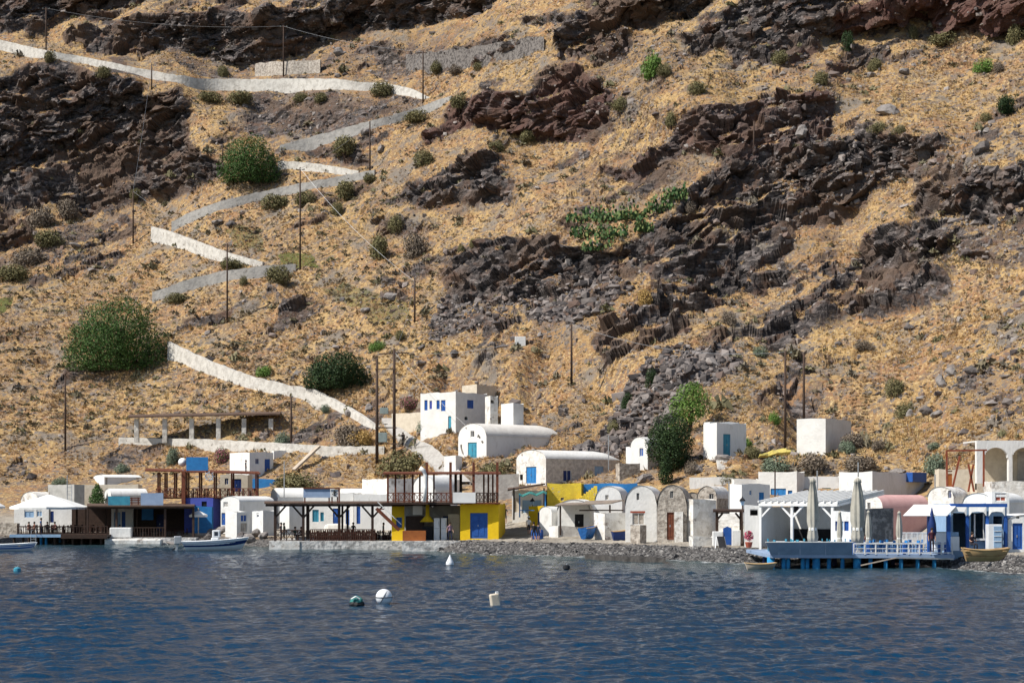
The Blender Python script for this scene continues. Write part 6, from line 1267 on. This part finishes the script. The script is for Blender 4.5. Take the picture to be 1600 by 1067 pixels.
# ------------------------------------------------------------------ people
CLO = {}
def cloth(c):
    if c not in CLO: CLO[c] = mat('cloth_%d' % len(CLO), c, rough=.9)
    return CLO[c]
def person(label, loc, rz, pose, shirt, pants, shorts=False, hgt=1.72, hat=None, bag=None):
    s = hgt/1.75; J = {}
    sit = pose == 'sit'; walk = pose == 'walk'; hz = .52 if sit else .93
    def leg(sd):
        sw = (.22 if walk else .04)*sd
        if sit: return [(sd*.1,0,hz),(sd*.12,-.42,hz+.02),(sd*.12,-.42,.1),(sd*.12,-.56,.03)]
        return [(sd*.09,0,hz),(sd*.1,-.06-sw*.5 if walk else -.02,.5),(sd*.1,-sw,.09),(sd*.11,-sw-.14,.03)]
    def arm(sd):
        sh = hz+.48
        if sit: return [(sd*.19,0,sh),(sd*.25,-.1,sh-.27),(sd*.17,-.32,sh-.30),(sd*.12,-.4,sh-.28)]
        sw = -.18*sd if walk else 0
        return [(sd*.19,0,sh),(sd*.25,.02+sw*.4,sh-.29),(sd*.25,-.06+sw,sh-.54),(sd*.24,-.08+sw*1.2,sh-.64)]
    V = [(0,0,hz),(0,.0,hz+.2),(0,.01,hz+.42),(0,-.01,hz+.56),(0,-.03,hz+.66),(0,-.03,hz+.78)]; Rr = [(.145,.11),(.13,.10),(.16,.11),(.06,.06),(.085,.1),(.07,.085)]; E = [(0,1),(1,2),(2,3),(3,4),(4,5)]
    for sd in (1,-1):
        k = len(V); V += leg(sd)[0:]; Rr += [(.09,.09),(.065,.065),(.045,.045),(.035,.03)]; E += [(0,k),(k,k+1),(k+1,k+2),(k+2,k+3)]
        k = len(V); V += arm(sd); Rr += [(.06,.06),(.045,.045),(.035,.035),(.03,.022)]; E += [(2,k),(k,k+1),(k+1,k+2),(k+2,k+3)]
    me = bpy.data.meshes.new('sk'); me.from_pydata([tuple(c*s for c in v) for v in V], E, []); o = bpy.data.objects.new('sk', me); COL.objects.link(o)
    md = o.modifiers.new('skin','SKIN'); 
    for i, r_ in enumerate(Rr): me.skin_vertices[0].data[i].radius = (r_[0]*s, r_[1]*s)
    me.skin_vertices[0].data[0].use_root = True; o.modifiers.new('sub','SUBSURF').levels = 1
    dg_ = bpy.context.evaluated_depsgraph_get(); nm = bpy.data.meshes.new_from_object(o.evaluated_get(dg_)); bpy.data.objects.remove(o)
    nm.materials.clear()
    for m_ in (M['skin'], cloth(shirt), cloth(pants), M['black']): nm.materials.append(m_)
    for p in nm.polygons:
        c = p.center/s; ax = abs(c.x); armp = ax > .215 and c.z > hz-.12
        if c.z < .07: i = 3
        elif armp: i = 1 if c.z > hz+.30 else 0
        elif c.z < hz+.06 and not (sit and c.y > .02): i = 2 if (not shorts or c.z > .48) else 0
        elif c.z < hz+.53: i = 1
        else: i = 0
        p.material_index = i; p.use_smooth = True
    root = tag(empty('person', (0,0,0)), label, 'person'); b = bpy.data.objects.new('body', nm); COL.objects.link(b); b.parent = root
    hc = (0,-.015*s,(hz+.76)*s); MB().lathe([(.105*s,-.07*s),(.115*s,.0),(.1*s,.07*s),(.05*s,.11*s),(.01,.12*s)],hc,10).build('hair', M['hair'], root, True)
    MB().obox((0,-.13*s,(hz+.70)*s),(1,0,0),(0,1,0),(0,0,1),.012*s,.02*s,.022*s).build('nose', M['skin'], root)
    if hat: MB().lathe([(.2*s,0),(.2*s,.015),(.11*s,.03),(.1*s,.13*s),(.02,.15*s)],(0,-.015*s,(hz+.79)*s),12).build('hat', M[hat], root, True)
    if bag: MB().box(-.15*s,.15*s,.1*s,.28*s,(hz+.08)*s,(hz+.5)*s).build('backpack', M[bag], root, bevel=.05)
    root.location = loc; root.rotation_euler = (0,0,rz); return root
g_ = lambda px, py: tuple(hit(px,py)+Vector((0,0,.05)))
w_ = lambda px, z_, d: (X(px,d), d, z_)
LZ = Z(835,178)
person('person in white top and dark shorts walking on the beach path',g_(826,836),R(170),'walk',(.75,.74,.75),(.05,.04,.06),True,1.7,'fabric',None)
person('person in black with a backpack beside the blue barrel',g_(834,846),R(200),'walk',(.03,.03,.035),(.04,.04,.06),True,1.72,None,'black')
person('person in dark blue bending beside the person in black',g_(841,846),R(150),'stand',(.02,.03,.06),(.03,.03,.05),True,1.6)
person('person in black walking in the alley beside the yellow taverna, left',g_(784,822),R(10),'walk',(.03,.03,.03),(.02,.02,.02),False,1.72)
person('person in black shorts walking in the alley, right',g_(789,818),R(5),'walk',(.02,.02,.025),(.03,.03,.03),True,1.75)
person('person in navy trousers standing in the taverna kitchen doorway',w_(703,Z(845,YD-1),YD-1),R(30),'walk',(.35,.22,.28),(.02,.025,.06),False,1.74)
person('standing person in dark clothes at the left end of the stone quay, left',w_(439,QZ,164.2),R(80),'stand',(.03,.035,.05),(.03,.03,.04),False,1.74); person('standing person in dark clothes at the left end of the stone quay, right',w_(444,QZ,164.6),R(-60),'stand',(.05,.06,.05),(.03,.03,.03),False,1.7)
person('seated person in dark green at the quay restaurant',w_(461,QZ,164.5),R(40),'sit',(.03,.07,.06),(.03,.03,.04)); person('seated person in brown behind the second pergola post',w_(471,QZ,164.5),R(-50),'sit',(.07,.04,.03),(.02,.02,.03))
person('person in black standing behind the lattice railing of the quay restaurant',w_(552,QZ,166),R(0),'stand',(.02,.02,.022),(.02,.02,.02)); person('person in grey standing near the red stairs',w_(599,QZ,165),R(90),'stand',(.22,.23,.25),(.04,.04,.05))
person('standing person in blue shirt on the left deck',w_(64,LZ,179.6),R(90),'stand',(.03,.12,.30),(.03,.04,.08),False,1.74)
person('seated person in red brown under the large parasol, leftmost',w_(45,LZ,180),R(60),'sit',(.16,.05,.04),(.03,.03,.03)); person('seated person in rust top under the large parasol',w_(54,LZ,180),R(-60),'sit',(.22,.07,.04),(.03,.03,.03)); person('seated person in dark top right of the blue shirted person',w_(74,LZ,180),R(30),'sit',(.03,.03,.035),(.03,.03,.03)); person('seated person in maroon top right of the parasol pole',w_(86,LZ,180.5),R(-40),'sit',(.10,.03,.035),(.03,.03,.03))
person('seated person in black behind the white square block',w_(187,Z(840,180),181.2),R(0),'sit',(.02,.02,.022),(.02,.02,.02),False,1.8)
person('person in black carrying something up the village path, left',tuple(hit(630,702)+Vector((0,0,.4))),R(0),'walk',(.02,.02,.025),(.025,.025,.03)); person('person in olive on the village path, right',tuple(hit(648,706)+Vector((0,0,.4))),R(0),'walk',(.10,.10,.05),(.08,.07,.05))
person('person in dark top standing on the red pergola roof level by the cubic house',w_(384,Z(741,197),196),R(90),'stand',(.03,.06,.08),(.04,.05,.06),False,1.65)
person('person in maroon standing beside the awning post at right',w_(1456,Z(862,115),114.5),R(0),'stand',(.07,.02,.03),(.03,.02,.03),False,1.65)
person('person seated in dark clothes at the blue and white restaurant',w_(1519,Z(862,114),115),R(20),'sit',(.03,.02,.03),(.03,.03,.04))
person('person at a table behind the largest closed parasol',w_(1351,DZ,124),R(10),'sit',(.16,.05,.05),(.03,.03,.04))
# ------------------------------------------------------------------ barrels, rubble heap, small clutter
for px, lb in ((836,'left of two blue plastic barrels by the low white vault'),(843,'right of two blue plastic barrels by the low white vault')):
    p = hit(px,842); r = thing('barrel', lb, 'barrel', tuple(p), 'blue barrels'); MB().lathe([(.3,0),(.36,.12),(.38,.45),(.36,.78),(.3,.88)],tuple(p),14).build('drum', M['blue'], r, True); MB().lathe([(.38,.28),(.4,.31),(.38,.34)],tuple(p),14).build('hoop', M['navy'], r); MB().lathe([(.3,.88),(.31,.91),(.05,.92)],tuple(p),14).build('lid', M['navy'], r)
for i, (px, py, w, h, lb) in enumerate([(330,836,22,14,'pale rock at the left of the rubble heap by the motor boat'),(345,834,26,16,'brown rock on the rubble heap by the motor boat'),(362,832,24,14,'tan rock at the right of the rubble heap'),(325,842,18,12,'white rock low on the rubble heap'),(400,838,20,18,'dark boulder near the slot hut, left'),(388,848,24,16,'black boulder at the waterline left of the quay'),(378,842,22,14,'grey boulder behind the motor boat'),(412,842,18,14,'dark boulder beside the quay end'),(1063,842,20,14,'pale stone at the foot of the white cube'),(950,843,14,7,'stone before the white yard block'),(1100,852,18,8,'white stone along the beach path'),(1395,838,26,14,'brown rock behind the deck fence, left'),(1420,836,26,18,'tan rock behind the deck fence, middle'),(1430,828,18,14,'tan rock behind the deck fence, top'),(270,851,26,6,'flat wet rock at the end of the left quay'),(310,850,30,6,'flat rock behind the outboard motor')]): boulder(px,py,w,h,i*2+(1 if i % 3 else 0),lb)
fthing('tarpaulin_heap','pale pink tarpaulin covered heap behind the dark pergola','tarpaulin','pinkwhite',505,545,818,842,176,2,bevel=.5)
